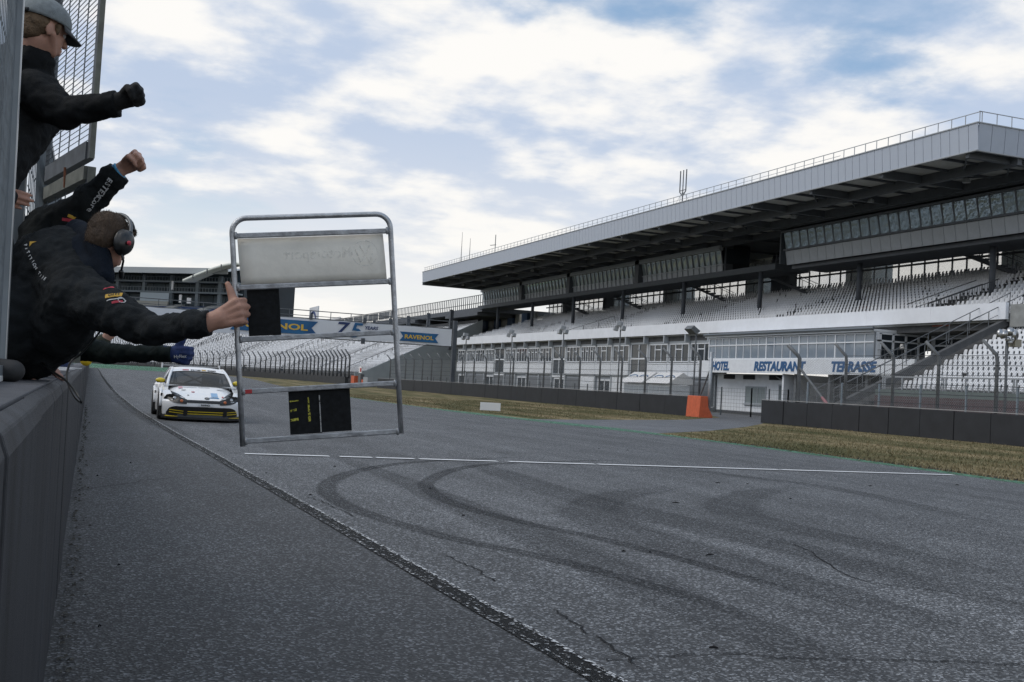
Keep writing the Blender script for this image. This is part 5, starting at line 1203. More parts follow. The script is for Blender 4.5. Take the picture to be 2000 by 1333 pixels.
jk = [('c', Vector((-.62, 4.62, 1.24)), .17, chest, .185), ('c', chest, .185, upb, .19), ('c', A_(60, 650, 4.46), .17, A_(80, 560, 4.50), .19), ('c', upb, .18, A_(165, 505, 4.40), .10), ('c', shL, .105, upb, .16), ('c', shR, .115, upb, .15), ('c', A_(120, 640, 4.28), .12, shR, .12),
      ('c', shR, .108, A_(225, 612, 4.08), .082), ('c', A_(225, 612, 4.08), .082, elR, .060), ('c', elR, .060, A_(402, 633, 3.895), .048), ('c', A_(378, 635, 3.91), .049, A_(408, 632, 3.89), .050), ('c', shL, .09, elL, .07), ('c', elL, .066, Vector((-.40, 4.93, 1.27)), .05), ('c', A_(60, 690, 4.42), .11, A_(95, 660, 4.40), .13)]
ja = blob('jacket', jk, .0075, softshell, pa, 6, .034, .055, cuts=[(A_(409, 633, 3.895), dirp(.98, .1, 0), .11)])
hood = blob('hood', [('c', A_(150, 452, 4.50), .050, A_(190, 478, 4.30), .050), ('c', A_(190, 478, 4.30), .050, A_(203, 540, 4.26), .042), ('c', A_(140, 470, 4.50), .06, A_(176, 530, 4.28), .06), ('c', A_(165, 490, 4.36), .07, A_(185, 520, 4.30), .055)], .008, navy, pa, 5, .012, .07)
blob('trousers', [('c', hip+Vector((.05, 0, 0)), .165, hip, .16)]+[q for x in (-.12, .12) for q in [('c', hip+Vector((0, x, 0)), .125, Vector((-.76, 4.62+x, .93)), .09), ('c', Vector((-.76, 4.62+x, .93)), .088, Vector((-.90, 4.62+x, .60)), .07)]], .012, trou, pa, 4, .015, .1)
for x in (-.12, .12): blob('shoe', [('c', Vector((-.92, 4.62+x, .51)), .05, Vector((-.72, 4.62+x, .50)), .042), ('c', Vector((-.90, 4.62+x, .53)), .05, Vector((-.90, 4.62+x, .60)), .05)], .008, M['dark'], pa, 3)
hairm = mat('brown hair', (.034, .021, .013), .75, col2=(.072, .044, .025), vscale=34, stretch=(1, 1, .25), bump=.5, bscale=160)
def hair_shell(person, c, f, l, u, sc, m_, low=-.02, fuzz=5200):
    R = Matrix((f, l, u)).transposed(); c = Vector(c)
    P = [('e', c+(f*-.014+u*.034)*sc, (.106*sc, .086*sc, .096*sc), R), ('e', c+(f*-.045+u*-.015)*sc, (.068*sc, .074*sc, .075*sc), R), ('c', c+(f*.070+l*.04+u*.088)*sc, .028*sc, c+(f*.070-l*.04+u*.088)*sc, .028*sc)]
    o = blob('hair', P, .006, m_, person, 3, .006, .02)
    rv = o.data.vertices; k = MB(); step = max(1, len(rv)//fuzz)
    for i in range(0, len(rv), step):
        v = rv[i]; p = v.co; n = v.normal; d = (n*.55+f*.35*random.uniform(-.2, 1)-u*.2+Vector((random.gauss(0, .35), random.gauss(0, .35), random.gauss(0, .35)))).normalized(); s_ = d.cross(n)
        s_ = s_.normalized()*.0009 if s_.length > 1e-4 else Vector((.0016, 0, 0)); k.add([p-s_, p+s_, p+d*random.uniform(.004, .011)], [(0, 1, 2)])
    q = k.build('hair_strands', m_, o, fix=False); tag(q, kind='stuff')
    return o
hair_shell(pa, hcA, hf, hl, hu, HS, hairm)
eyes(pa, hcA, hf, hl, hu)
# headset, worn
hsx = empty('headset', 'black ear defender headset with microphone on the pit board holder', 'headset', (0, 0, 0))
plast = mat('black plastic', (.012, .013, .014), .32, spec=.6); grey_pl = mat('grey headband', (.13, .14, .15), .4, .2)
for s in (1, -1):
    c_ = hcA-hl*.088*s*1.0-hf*.005-hu*.016; R = Matrix((hf, hl, hu)).transposed()
    blob('ear_cup', [('e', c_, (.043, .030, .053), R), ('e', c_+hl*.012*s, (.049, .020, .058), R)], .006, plast, hsx, 3)
band = [hcA+(-hl*math.cos(t)*.099)+hu*(math.sin(t)*.113+.008)+hf*(-.004) for t in [PI*q/16 for q in range(17)]]
MB().tube(band, .0075, 8).build('headband', grey_pl, hsx, True)
MB().tube([p+hf*.02 for p in band[2:15]], .006, 8).build('headband', plast, hsx, True)
cR = hcA-hl*.088-hu*.016
for q in (band[1], band[15]): MB().tube([q, q-hu*.06], .011, 8).build('slider', plast, hsx, True)
MB().tube([cR-hu*.05, cR-hu*.07+hf*.02, cR-hu*.095+hf*.06+hl*.03], .0045, 8).build('mic_boom', plast, hsx, True)
blob('microphone', [('c', cR-hu*.095+hf*.06+hl*.03, .011, cR-hu*.10+hf*.085+hl*.045, .011)], .004, plast, hsx)
MB().lathe([(.001, 0), (.009, .002), (.009, .008), (.001, .010)], (0, 0, 0), 12).build('red_button', prnt_r, hsx, True); rb = bpy.data.objects['red_button']; rb.location = cR-hl*.031-hu*.015-hf*.02; rb.rotation_euler = (-hl).to_track_quat('Z', 'Y').to_euler()
cab = [A_(205, 560, 4.22), A_(214, 590, 4.15), A_(200, 640, 4.12), A_(160, 690, 4.15), A_(140, 705, 4.15), A_(131, 730, 4.1), A_(134, 752, 4.05), A_(146, 776, 3.98), A_(159, 787, 3.9), A_(152, 772, 3.9), A_(130, 745, 4.0), A_(104, 727, 4.15), A_(86, 712, 4.3), A_(70, 690, 4.4)]
tag(MB().tube(crom(cab, 6), .0042, 6).build('headset_cable', plast, None, True), 'thin black headset cable looping down over the pit wall', 'cable')
# prints on the jacket
patch('brand_patch', prnt_y, pa, ja, A_(222, 577, 3.98), dirp(.95, .38, 0), dirp(-.3, .95, 0), .062, .026)
sleeve_text('GiTi', .024, prnt_k, pa, ja, A_(222, 577, 3.975), dirp(.95, .38, 0), dirp(-.3, .95, 0), .0042, bold=.0006, extrude=.0002)
patch('red_patch', prnt_r, pa, ja, A_(213, 563, 3.98), dirp(1, .08, 0), dirp(0, 1, 0), .042, .018)
patch('white_stripe', prnt_w, pa, ja, A_(224, 585, 3.975), dirp(.95, .38, 0), dirp(-.3, .95, 0), .058, .004)
patch('red_stripe', prnt_r, pa, ja, A_(229, 590, 3.975), dirp(.95, .38, 0), dirp(-.3, .95, 0), .04, .009)
mb = MB(); cc = surf(ja, A_(238, 588, 3.96))[0]; mb.tube([cc+(IMG_R*math.cos(t)+IMG_U*math.sin(t))*.013 for t in [2*PI*q/20 for q in range(20)]], .002, 4, closed=True); decal(mb.build('ring_logo', prnt_w, pa), ja, .002)
tpts = [A_(51, 483, 4.28), A_(55, 503, 4.27), A_(62, 521, 4.26), A_(71, 535, 4.25), (A_(80, 546, 4.24))]
for k, ch in enumerate('PETITION TIRE'):
    t = k/12; x = 51+37*t**1.15; y = 480+66*(1-(1-t)**1.25)
    if ch != ' ': sleeve_text(ch, .017, prnt_w, pa, ja, A_(x, y, 4.24), dirp(.45+.3*t, -.85+.25*t, 0), dirp(.85, .45, 0), .003, bold=.0005, extrude=.0002)
q = [A_(54, 466, 4.28), A_(60, 485, 4.28), A_(62, 474, 4.28), A_(71, 471, 4.28)]
bm_ = MB(); bm_.add(q, [(0, 1, 2), (0, 2, 3)]); decal(bm_.build('arrow_logo', prnt_y, pa), ja, .003)

# ---- C: crew member in cap standing on the wall
pc = empty('person', 'crew member in grey cap and black jacket punching the air atop the wall', 'person', (0, 0, 0))
hcC = A_(83, 58, 4.72); nkC = A_(62, 122, 4.74); shC = A_(72, 185, 4.66); elC = A_(128, 222, 4.60); wrC = A_(226, 200, 4.55); chC = A_(40, 215, 4.82)
faceC = dirp(.58, -.26, .77); upC = dirp(.22, .95, .16)
hp, hf, hl, hu = head_parts(hcC, faceC, upC, 1.0)
hipC = Vector((-.50, 5.02, 2.02)); body = hp+[('c', nkC, .060, hcC-hu*.05-hf*.01, .058), ('c', hipC, .13, chC, .14), ('c', chC, .14, nkC, .08), ('c', shC, .06, chC, .09), ('c', shC, .055, elC, .045), ('c', elC, .043, wrC, .030)]
fistC = dirp(.93, .36, -.05)
handC = hand(A_(236, 197, 4.53), fistC, dirp(-.35, .85, -.45), dirp(-.25, .9, -.3), curl=(78, 96, 60), thumb='fist', sc=1.02)
shCL = Vector((-.52, 4.86, 2.42)); elCL = Vector((-.55, 4.75, 2.1)); wrCL = Vector((-.36, 4.74, 1.87))
body += [('c', shCL, .055, elCL, .045), ('c', elCL, .043, wrCL, .030)] + hand(A_(-22, 374, 4.55), dirp(1, -.28, .1), dirp(.1, 1, 0), TOW, curl=(14, 20, 15), thumb='fist', sc=.95) + [('c', wrCL, .03, A_(-24, 374, 4.56), .028)] + handC
footC = [Vector((-.36, 5.0, WZ+.10)), Vector((-.40, 4.25, WZ+.10))]
kneeC = [Vector((-.40, 5.02, 1.62)), Vector((-.50, 4.55, 1.64))]
for a, b in zip(kneeC, footC): body += [('c', hipC, .10, a, .07), ('c', a, .065, b, .045)]
blob('body', body, .005, skin, pc, 3)
jc = blob('jacket', [('c', Vector((-.49, 5.02, 2.02)), .17, chC, .175), ('c', chC, .17, nkC, .095), ('c', nkC, .085, nkC+(hcC-nkC)*.22, .080), ('c', A_(40, 130, 4.80), .12, nkC, .095), ('c', A_(52, 112, 4.84), .085, A_(45, 160, 4.80), .13), ('c', shC, .105, chC, .15), ('c', shC, .098, elC, .070), ('c', elC, .066, A_(222, 203, 4.55), .052), ('c', A_(206, 204, 4.56), .053, A_(226, 203, 4.545), .055), ('c', shCL, .09, chC, .13), ('c', shCL, .085, elCL, .068), ('c', elCL, .064, wrCL, .05)], .0085, blk, pc, 5, .030, .055, cuts=[(A_(229, 202, 4.545), dirp(.98, .15, 0), .11)])
blob('trousers', [('c', hipC, .15, hipC+Vector((.03, 0, .05)), .15)]+[q for a, b in zip(kneeC, footC) for q in (('c', hipC, .12, a, .085), ('c', a, .082, b, .065))], .012, trou, pc, 4, .014, .1)
shoem = mat('dark grey shoe', (.028, .029, .031), .7)
for b in footC: blob('shoe', [('c', b+Vector((-.06, .02, -.05)), .046, b+Vector((.15, -.02, -.058)), .040), ('c', b+Vector((-.04, 0, -.03)), .048, b, .050)], .007, shoem, pc, 3)
blob('glove', [(p[0], p[1], p[2]*1.14+.002, p[3], p[4]*1.14+.002, *(p[5:])) for p in handC], .005, mat('black knit glove', (.010, .011, .012), .9, bump=.4, bscale=300), pc, 3, .004, .02)
hairC = mat('dark blond hair', (.085, .055, .032), .8, col2=(.16, .105, .06), vscale=60, bump=.4, bscale=150)
R = Matrix((hf, hl, hu)).transposed()
blob('hair', [('e', hcC-hf*.032+hu*.012, (.076, .084, .070), R), ('e', hcC-hf*.05-hu*.03, (.052, .066, .045), R), ('c', hcC+hf*.028-hl*.074+hu*.02, .014, hcC+hf*.030-hl*.074-hu*.012, .008), ('c', hcC+hf*.028+hl*.074+hu*.02, .014, hcC+hf*.030+hl*.074-hu*.012, .008)], .006, hairC, pc, 2, .008, .02)
eyes(pc, hcC, hf, hl, hu)
capm = mat('heathered grey cap fabric', (.20, .225, .235), .9, var=.18, vscale=45, bump=.3, bscale=300)
def capdome():
    bm = bmesh.new(); ell_geo(bm, hcC+hu*.040-hf*.002, (.116, .097, .098), R)
    cut = hcC+hu*.030; n_ = (hu*1-hf*.02).normalized()
    bmesh.ops.bisect_plane(bm, geom=bm.verts[:]+bm.edges[:]+bm.faces[:], plane_co=cut, plane_no=n_, clear_inner=True)
    me = bpy.data.meshes.new('cap'); bm.to_mesh(me); bm.free(); me.materials.append(capm); me.polygons.foreach_set('use_smooth', [True]*len(me.polygons))
    o = link(bpy.data.objects.new('cap', me), pc); s = o.modifiers.new('s', 'SOLIDIFY'); s.thickness = .004; return o
capo = capdome()
mb = MB(); nn = 12
for i in range(nn+1):
    a = -1.15+2.3*i/nn
    for r in (0, .5, 1.0):
        rr = 1+r*(.62*math.cos(a)**1.0 if abs(a) < 1.2 else 0); p = hcC+hu*(.034-.020*r*math.cos(a)-.018*abs(math.sin(a))*r)+hf*.112*math.cos(a)*rr+hl*.093*math.sin(a)*(1+r*.03); mb.v.append(tuple(p))
mb.f = [(3*i+j, 3*i+j+1, 3*i+4+j, 3*i+3+j) for i in range(nn) for j in (0, 1)]; mb.mi = [0]*len(mb.f); br = mb.build('cap_brim', mat('dark cap brim', (.075, .08, .085), .85), capo, True); s = br.modifiers.new('s', 'SOLIDIFY'); s.thickness = .005
MB().tube([hcC+hu*.034-hf*.02*0+(-hf*math.cos(a)*.1165+hl*math.sin(a)*.099) for a in [-.5+k/10 for k in range(11)]], .009, 6).build('cap_strap', M['dark'], capo, True)
blob('cap_button', [('e', hcC+hu*.139, (.008, .008, .005), R)], .002, capm, capo)

# ---- B: raised fist behind the pit board holder
pb = empty('person', 'crew member in black team jacket raising a bare fist behind the board holder', 'person', (0, 0, 0))
shB = A_(98, 452, 5.02); elB = A_(158, 408, 4.98); wrB = A_(234, 334, 4.92); chB = A_(50, 520, 5.2); hipB = Vector((-.72, 5.45, 1.35)); hcB = A_(112, 560, 5.12); nkB = A_(95, 530, 5.16)
hp, hf, hl, hu = head_parts(hcB, dirp(.6, -.3, .7), dirp(.35, .9, .2), 1.0)
fB = dirp(.86, .50, -.08)
body = hp+[('c', nkB, .058, hcB-hu*.04, .056), ('c', hipB, .13, chB, .14), ('c', chB, .14, nkB, .08), ('c', shB, .06, chB, .1), ('c', shB, .055, elB, .046), ('c', elB, .044, wrB, .030)]
body += hand(A_(240, 329, 4.92), fB, dirp(-.40, .70, -.6), dirp(-.42, .85, .25), curl=(80, 98, 60), thumb='fist', sc=1.08)
for x in (-.12, .12): body += [('c', hipB+Vector((0, x, 0)), .10, Vector((-.78, 5.45+x, .95)), .07), ('c', Vector((-.78, 5.45+x, .95)), .065, Vector((-.9, 5.45+x, .55)), .045), ('c', Vector((-.9, 5.45+x, .5)), .045, Vector((-.72, 5.45+x, .5)), .036)]
shBL = Vector((-.50, 5.75, 1.6)); elBL = Vector((-.45, 5.8, 1.35)); body += [('c', shBL, .055, chB, .09), ('c', shBL, .05, elBL, .045), ('c', elBL, .042, Vector((-.3, 5.75, 1.22)), .03)] + hand(Vector((-.28, 5.74, 1.215)), (1, -.1, -.1), (0, -1, .1), (0, 0, 1), curl=(15, 20, 15), thumb='open')
blob('body', body, .005, skin, pb, 3)
jb = blob('jacket', [('c', Vector((-.62, 5.45, 1.35)), .17, chB, .18), ('c', chB, .17, nkB, .10), ('c', A_(40, 470, 5.2), .10, shB, .105), ('c', shB, .115, chB, .15), ('c', shB, .108, elB, .078), ('c', elB, .075, A_(229, 341, 4.925), .054), ('c', A_(214, 355, 4.93), .056, A_(231, 339, 4.922), .057), ('c', shBL, .09, chB, .13), ('c', shBL, .085, elBL, .068), ('c', elBL, .064, Vector((-.34, 5.76, 1.24)), .05)], .0085, drk2, pb, 5, .034, .06, cuts=[(A_(233, 337, 4.92), dirp(.72, .69, 0), .11)])
blob('trousers', [q for x in (-.12, .12) for q in [('c', hipB+Vector((0, x, 0)), .125, Vector((-.78, 5.45+x, .95)), .09), ('c', Vector((-.78, 5.45+x, .95)), .088, Vector((-.9, 5.45+x, .60)), .07)]], .012, trou, pb, 4)
for x in (-.12, .12): blob('shoe', [('c', Vector((-.93, 5.45+x, .51)), .05, Vector((-.70, 5.45+x, .50)), .042)], .009, M['dark'], pb, 3)
hair_shell(pb, hcB, hf, hl, hu, 1.0, hairm, fuzz=300); eyes(pb, hcB, hf, hl, hu)
wb = [A_(233, 335, 4.92)+(dirp(.5, -.86, 0)*math.cos(t)+TOW*math.sin(t))*.034 for t in [2*PI*q/18 for q in range(18)]]
MB().tube(wb, .007, 6, closed=True).build('wristband', mat('light blue wristband', (.06, .28, .48), .6), pb, True)
MB().tube([p-fB*.012 for p in wb], .006, 6, closed=True).build('wristband', mat('mid blue wristband', (.03, .17, .34), .6), pb, True)
dB = (A_(222, 345, 4.9)-A_(176, 412, 4.9)).normalized(); pB = dB.cross(TOW).normalized()
for k, ch in enumerate('ESTEXCore'):
    t = k/8; x, y = 215-40*t, 352+58*t; sleeve_text(ch, .034 if k < 5 else .040, prnt_w, pb, jb, A_(x, y, 4.9), -dB, TOW.cross(-dB), .003, bold=.0012 if k < 5 else .0004, shear=.15 if k < 5 else 0, extrude=.0003)
patch('red_patch', prnt_r, pb, jb, A_(132, 430, 4.9), dirp(1, -.15, 0), dirp(.1, 1, 0), .05, .014)
patch('yellow_patch', prnt_y, pb, jb, A_(140, 424, 4.9), dirp(1, -.35, 0), dirp(.3, 1, 0), .035, .014)

# ---- D: blue glove, thumb up
pd = empty('person', 'crew member with dark sleeve and blue glove giving a thumbs up', 'person', (0, 0, 0))
shD = A_(120, 668, 5.75); elD = A_(205, 690, 5.62); wrD = A_(328, 692, 5.52); chD = A_(75, 640, 5.95); hipD = Vector((-.74, 6.25, 1.1)); hcD = A_(118, 615, 5.95); nkD = A_(95, 640, 5.95)
hp, hf, hl, hu = head_parts(hcD, dirp(.5, -.1, .85), dirp(.3, .95, .1), .98)
body = hp+[('c', nkD, .058, hcD-hu*.04, .055), ('c', hipD, .13, chD, .14), ('c', chD, .13, nkD, .08), ('c', shD, .06, chD, .1), ('c', shD, .055, elD, .045), ('c', elD, .043, wrD, .03)]
hD = hand(A_(330, 691, 5.52), dirp(.99, -.12, 0), dirp(.14, 1, .05), TOW, curl=(80, 92, 55), thumb='up_long', sc=1.06); body += hD
for x in (-.12, .12): body += [('c', hipD+Vector((0, x, 0)), .10, Vector((-.8, 6.25+x, .85)), .07), ('c', Vector((-.8, 6.25+x, .85)), .065, Vector((-.9, 6.25+x, .55)), .045), ('c', Vector((-.9, 6.25+x, .5)), .045, Vector((-.74, 6.25+x, .5)), .036)]
shDL = Vector((-.62, 6.45, 1.4)); body += [('c', shDL, .055, chD, .09), ('c', shDL, .05, Vector((-.55, 6.5, 1.28)), .045), ('c', Vector((-.55, 6.5, 1.28)), .042, Vector((-.33, 6.45, 1.22)), .03)] + hand(Vector((-.31, 6.45, 1.21)), (1, -.1, -.1), (0, -1, .1), (0, 0, 1), curl=(15, 20, 15), thumb='open')
blob('body', body, .0055, skin, pd, 3)
blob('jacket', [('c', Vector((-.66, 6.25, 1.15)), .16, chD, .17), ('c', chD, .16, nkD, .09), ('c', shD, .10, chD, .15), ('c', shD, .085, elD, .056), ('c', elD, .053, A_(325, 692, 5.52), .040), ('c', A_(316, 692, 5.52), .042, A_(336, 692, 5.52), .043), ('c', shDL, .09, chD, .12), ('c', shDL, .08, Vector((-.55, 6.5, 1.28)), .065), ('c', Vector((-.55, 6.5, 1.28)), .06, Vector((-.37, 6.46, 1.23)), .05)], .0085, grnblk, pd, 5, .028, .055, cuts=[(A_(336, 692, 5.52), dirp(1, 0, 0), .1)])
blob('trousers', [q for x in (-.12, .12) for q in [('c', hipD+Vector((0, x, 0)), .125, Vector((-.8, 6.25+x, .85)), .09), ('c', Vector((-.8, 6.25+x, .85)), .088, Vector((-.9, 6.25+x, .58)), .07)]], .012, trou, pd, 4)
for x in (-.12, .12): blob('shoe', [('c', Vector((-.93, 6.25+x, .51)), .05, Vector((-.72, 6.25+x, .50)), .042)], .009, M['dark'], pd, 3)
glove = blob('glove', [(p[0], p[1], p[2]*1.14+.002, p[3], p[4]*1.14+.002, *(p[5:])) for p in hD], .0048, mat('blue work glove', (.012, .030, .115), .8, var=.3, vscale=30, bump=.3, bscale=220), pd, 3)
sleeve_text('HyFlex', .022, prnt_w, pd, glove, A_(352, 697, 5.44), dirp(1, .05, 0), dirp(0, 1, 0), .0025, bold=.0004, extrude=.0002)
hair_shell(pd, hcD, hf, hl, hu, .98, hairm, fuzz=200); eyes(pd, hcD, hf, hl, hu)

# ---- E: fist farther along the wall
pe = empty('person', 'farthest crew member with olive sleeve and bare fist behind the wall', 'person', (0, 0, 0))
elE = A_(182, 685, 7.6); wrE = A_(206, 662, 7.5); shE = A_(140, 665, 7.9); chE = A_(115, 655, 8.1); hipE = Vector((-.78, 8.4, 1.05)); hcE = A_(118, 600, 8.1); nkE = A_(115, 630, 8.1)
hp, hf, hl, hu = head_parts(hcE, dirp(.5, -.1, .85), dirp(.1, 1, 0), .98)
body = hp+[('c', nkE, .058, hcE-hu*.05, .055), ('c', hipE, .13, chE, .14), ('c', chE, .13, nkE, .08), ('c', shE, .06, chE, .1), ('c', shE, .055, elE, .045), ('c', elE, .043, wrE, .03)]
body += hand(A_(208, 660, 7.5), dirp(.55, .75, .2), dirp(-.7, .5, -.4), dirp(.3, .3, -.8), curl=(80, 95, 55), thumb='fist', sc=1.08)
for x in (-.12, .12): body += [('c', hipE+Vector((0, x, 0)), .10, Vector((-.8, 8.4+x, .8)), .07), ('c', Vector((-.8, 8.4+x, .8)), .065, Vector((-.9, 8.4+x, .55)), .045), ('c', Vector((-.9, 8.4+x, .5)), .045, Vector((-.74, 8.4+x, .5)), .036)]
shEL = Vector((-.7, 8.65, 1.4)); body += [('c', shEL, .055, chE, .09), ('c', shEL, .05, Vector((-.6, 8.7, 1.25)), .045), ('c', Vector((-.6, 8.7, 1.25)), .042, Vector((-.38, 8.62, 1.22)), .03)] + hand(Vector((-.36, 8.62, 1.21)), (1, -.1, -.1), (0, -1, .1), (0, 0, 1), curl=(15, 20, 15), thumb='open')
blob('body', body, .006, skin, pe, 3)
blob('jacket', [('c', Vector((-.7, 8.4, 1.1)), .16, chE, .17), ('c', chE, .16, nkE, .09), ('c', shE, .095, chE, .14), ('c', shE, .085, elE, .066), ('c', elE, .062, A_(203, 666, 7.51), .050), ('c', shEL, .09, chE, .12), ('c', shEL, .08, Vector((-.6, 8.7, 1.25)), .065), ('c', Vector((-.6, 8.7, 1.25)), .06, Vector((-.42, 8.63, 1.23)), .05)], .011, olive, pe, 5, .012, .08)
blob('trousers', [q for x in (-.12, .12) for q in [('c', hipE+Vector((0, x, 0)), .125, Vector((-.8, 8.4+x, .8)), .09), ('c', Vector((-.8, 8.4+x, .8)), .088, Vector((-.9, 8.4+x, .58)), .07)]], .013, trou, pe, 4)
for x in (-.12, .12): blob('shoe', [('c', Vector((-.93, 8.4+x, .51)), .05, Vector((-.72, 8.4+x, .50)), .042)], .01, M['dark'], pe, 3)
hair_shell(pe, hcE, hf, hl, hu, .98, hairm, fuzz=150); eyes(pe, hcE, hf, hl, hu)
# ------------------------------------------------------------------ pit board
PB = empty('pit_board', 'aluminium framed pit board with white top panel held over the track', 'pit board', (0, 0, 0))
c0 = A_(466, 640, 3.925); DB = 3.925
# local frame: board right, board up, board facing the viewer; slightly turned and tilted in the hand
br_ = (A_(776, 650, 4.02)-A_(472, 665, 3.925)).normalized(); bu_ = (A_(462, 470, 3.94)-A_(474, 840, 3.925)); bu_ = (bu_-br_*bu_.dot(br_)).normalized(); bn_ = br_.cross(bu_)
MBd = Matrix((br_, bu_, bn_)).transposed().to_4x4(); MBd.translation = A_(474, 866, 3.925); PB.matrix_world = MBd
k_ = 3.925/FOC
BW = .566; BH = .806
r_t = .0098
arc = lambda cx, cy, a0, a1: [(cx+.052*math.cos(a), cy+.052*math.sin(a), 0) for a in [a0+(a1-a0)*q/8 for q in range(9)]]
pts = [(0, -.012, 0), (0, .3, 0), (0, BH-.052, 0)]+arc(.052, BH-.052, PI, PI/2)[1:]+arc(BW-.052, BH-.052, PI/2, 0)+[(BW, .3, 0), (BW, -.002, 0)]
MB().tube(pts, r_t, 14).build('tube_frame', M['alu'], PB, True)
def rail(z, h=.0185, name='rail'):
    o = MB().box(r_t*.6, BW-r_t*.6, -.0 + z-h/2, z+h/2, -.008, .006).build(name, M['alu_flat'], PB); bevel(o, .003); return o
ZR = [.006, .183, .370, .557, .743]
for z in ZR: rail(z)
wme_ = MB().lathe([(.004, -.013), (.007, 0), (.004, .013)], (0, 0, 0), 8, 'y').mesh('weld', M['alu_flat'], True)
for z in ZR:
    for x in (r_t+.003, BW-r_t-.003): inst('weld', wme_, PB, (x, z, .006))
# white panel, slightly bowed, with the faded print of its other side
mb = MB(); n = 10
for i in range(n+1):
    for j in range(7):
        x = .016+(BW-.044)*i/n+.006*(1-j/6); y = .566+.168*j/6; z = -.012+.010*math.sin(PI*j/6)-.004*math.sin(PI*i/n); mb.v.append((x, y, z))
mb.f = [(i*7+j, (i+1)*7+j, (i+1)*7+j+1, i*7+j+1) for i in range(n) for j in range(6)]; mb.mi = [0]*len(mb.f)
wp = mb.build('white_panel', M['board_white'], PB, True, fix=False); wp.modifiers.new('s', 'SOLIDIFY').thickness = .003
gh = text_mesh('Motorsport', .052, bold=.0012, extrude=.0); gh.transform(Matrix.Diagonal((-1, 1, 1, 1))); gh.transform(Matrix.Translation((.30, .668, .002))); gh.materials.clear(); gh.materials.append(M['board_ghost']); o = link(bpy.data.objects.new('faded_print', gh), wp)
sw = o.modifiers.new('w', 'SHRINKWRAP'); sw.target = wp; sw.wrap_method = 'PROJECT'; sw.use_project_z = True; sw.use_negative_direction = True; sw.use_positive_direction = True; sw.offset = .0012
cx, cy = .468, .664
ring = MB().tube([(cx+.046*math.cos(t), cy+.046*math.sin(t), -.0035) for t in [2*PI*q/28 for q in range(28)]], .0018, 4, closed=True).build('faded_print', M['board_ghost'], wp)
vw = MB()
for a, b in (((-.018, .030), (-.004, -.002)), ((.018, .030), (.004, -.002)), ((-.034, .016), (-.016, -.034)), ((-.016, -.034), (0, -.004)), ((0, -.004), (.016, -.034)), ((.016, -.034), (.034, .016))): vw.bar((cx+a[0], cy+a[1], -.0035), (cx+b[0], cy+b[1], -.0035), .005, .002)
vw.build('faded_print', M['board_ghost'], wp)
# black number plates, upper and lower
p1 = MB().box(.040, .154, .381, .548, -.016, -.011).build('number_plate', M['board_black'], PB); bevel(p1, .002)
p2 = MB().box(.168, .282, .018, .175, -.016, -.011).build('number_plate', M['board_black'], PB); p3 = MB().box(.276, .388, .020, .175, -.0105, -.006).build('number_plate', M['board_black'], PB)
MB().box(.276, .280, .022, .155, -.0058, -.0052).build('worn_edge', worn('scraped plate edge', (.35, .36, .36), .55, 60), p3)
ys_ = MB()
ys_.add([(.234, .060, -.0106), (.244, .064, -.0106), (.242, .112, -.0106), (.240, .150, -.0106), (.236, .150, -.0106), (.235, .105, -.0106)], [(0, 1, 2, 5), (5, 2, 3, 4)]); ys_.add([(.171, .136, -.0106), (.203, .138, -.0106), (.203, .142, -.0106), (.171, .141, -.0106)], [(0, 1, 2, 3)]); ys_.add([(.172, .100, -.0106), (.194, .103, -.0106), (.195, .112, -.0106), (.173, .108, -.0106)], [(0, 1, 2, 3)]); ys_.add([(.171, .066, -.0106), (.200, .068, -.0106), (.199, .078, -.0106), (.171, .074, -.0106)], [(0, 1, 2, 3)])
ys_.build('number_strokes', M['yellow_paint'], p2)
MB().box(.014, .042, .176, .190, .0065, .0075).build('red_tape', M['red'], PB)
# ------------------------------------------------------------------ race car
CAR = empty('race_car', 'white racing hatchback with yellow mirrors and black grille approaching on track', 'car', (2.5, 26.25, 0), math.radians(0))
cw = mat('white car paint', (.78, .79, .80), .28, coat=.6, var=.02, vscale=2); ck = mat('black car trim', (.010, .011, .012), .4); cg = mat('car window glass', (.02, .025, .03), .05, spec=.8); cy_ = mat('yellow car paint', (.66, .50, .02), .35, coat=.4); ct = mat('tyre rubber', (.014, .014, .015), .85); cgl = glass('windscreen glass', (.016, .021, .024), .06, a=.80); cgl.node_tree.nodes['Principled BSDF'].inputs['Specular IOR Level'].default_value = .3
# body shell: grid over the top, rounded corners in plan; u across, v along
NU = 28
prof = [(.03, .15, .86), (.0, .26, .88), (-.02, .36, .89), (-.01, .44, .895), (.02, .49, .89), (.08, .525, .87), (.18, .57, .86), (.36, .635, .855), (.60, .70, .85), (.85, .765, .845), (1.02, .80, .84), (1.12, .82, .83)]
mb = MB()
for (y, z, w) in prof:
    for i in range(NU+1):
        u = -1+2*i/NU; au = abs(u); cr = max(0, (au-.45)/.55); yy_ = y+.34*cr**2.2*(1-min(1, y/1.1)*.55); zz_ = z-.055*au**3*(1 if z > .5 else 0)-(.10*cr**2 if z > .55 else 0)
        mb.v.append((u*w, yy_, zz_))
nr = len(prof); mb.f = [(r*(NU+1)+i, r*(NU+1)+i+1, (r+1)*(NU+1)+i+1, (r+1)*(NU+1)+i) for r in range(nr-1) for i in range(NU)]; mb.mi = [0]*len(mb.f)
body_ = mb.build('body', cw, CAR, True, fix=False)
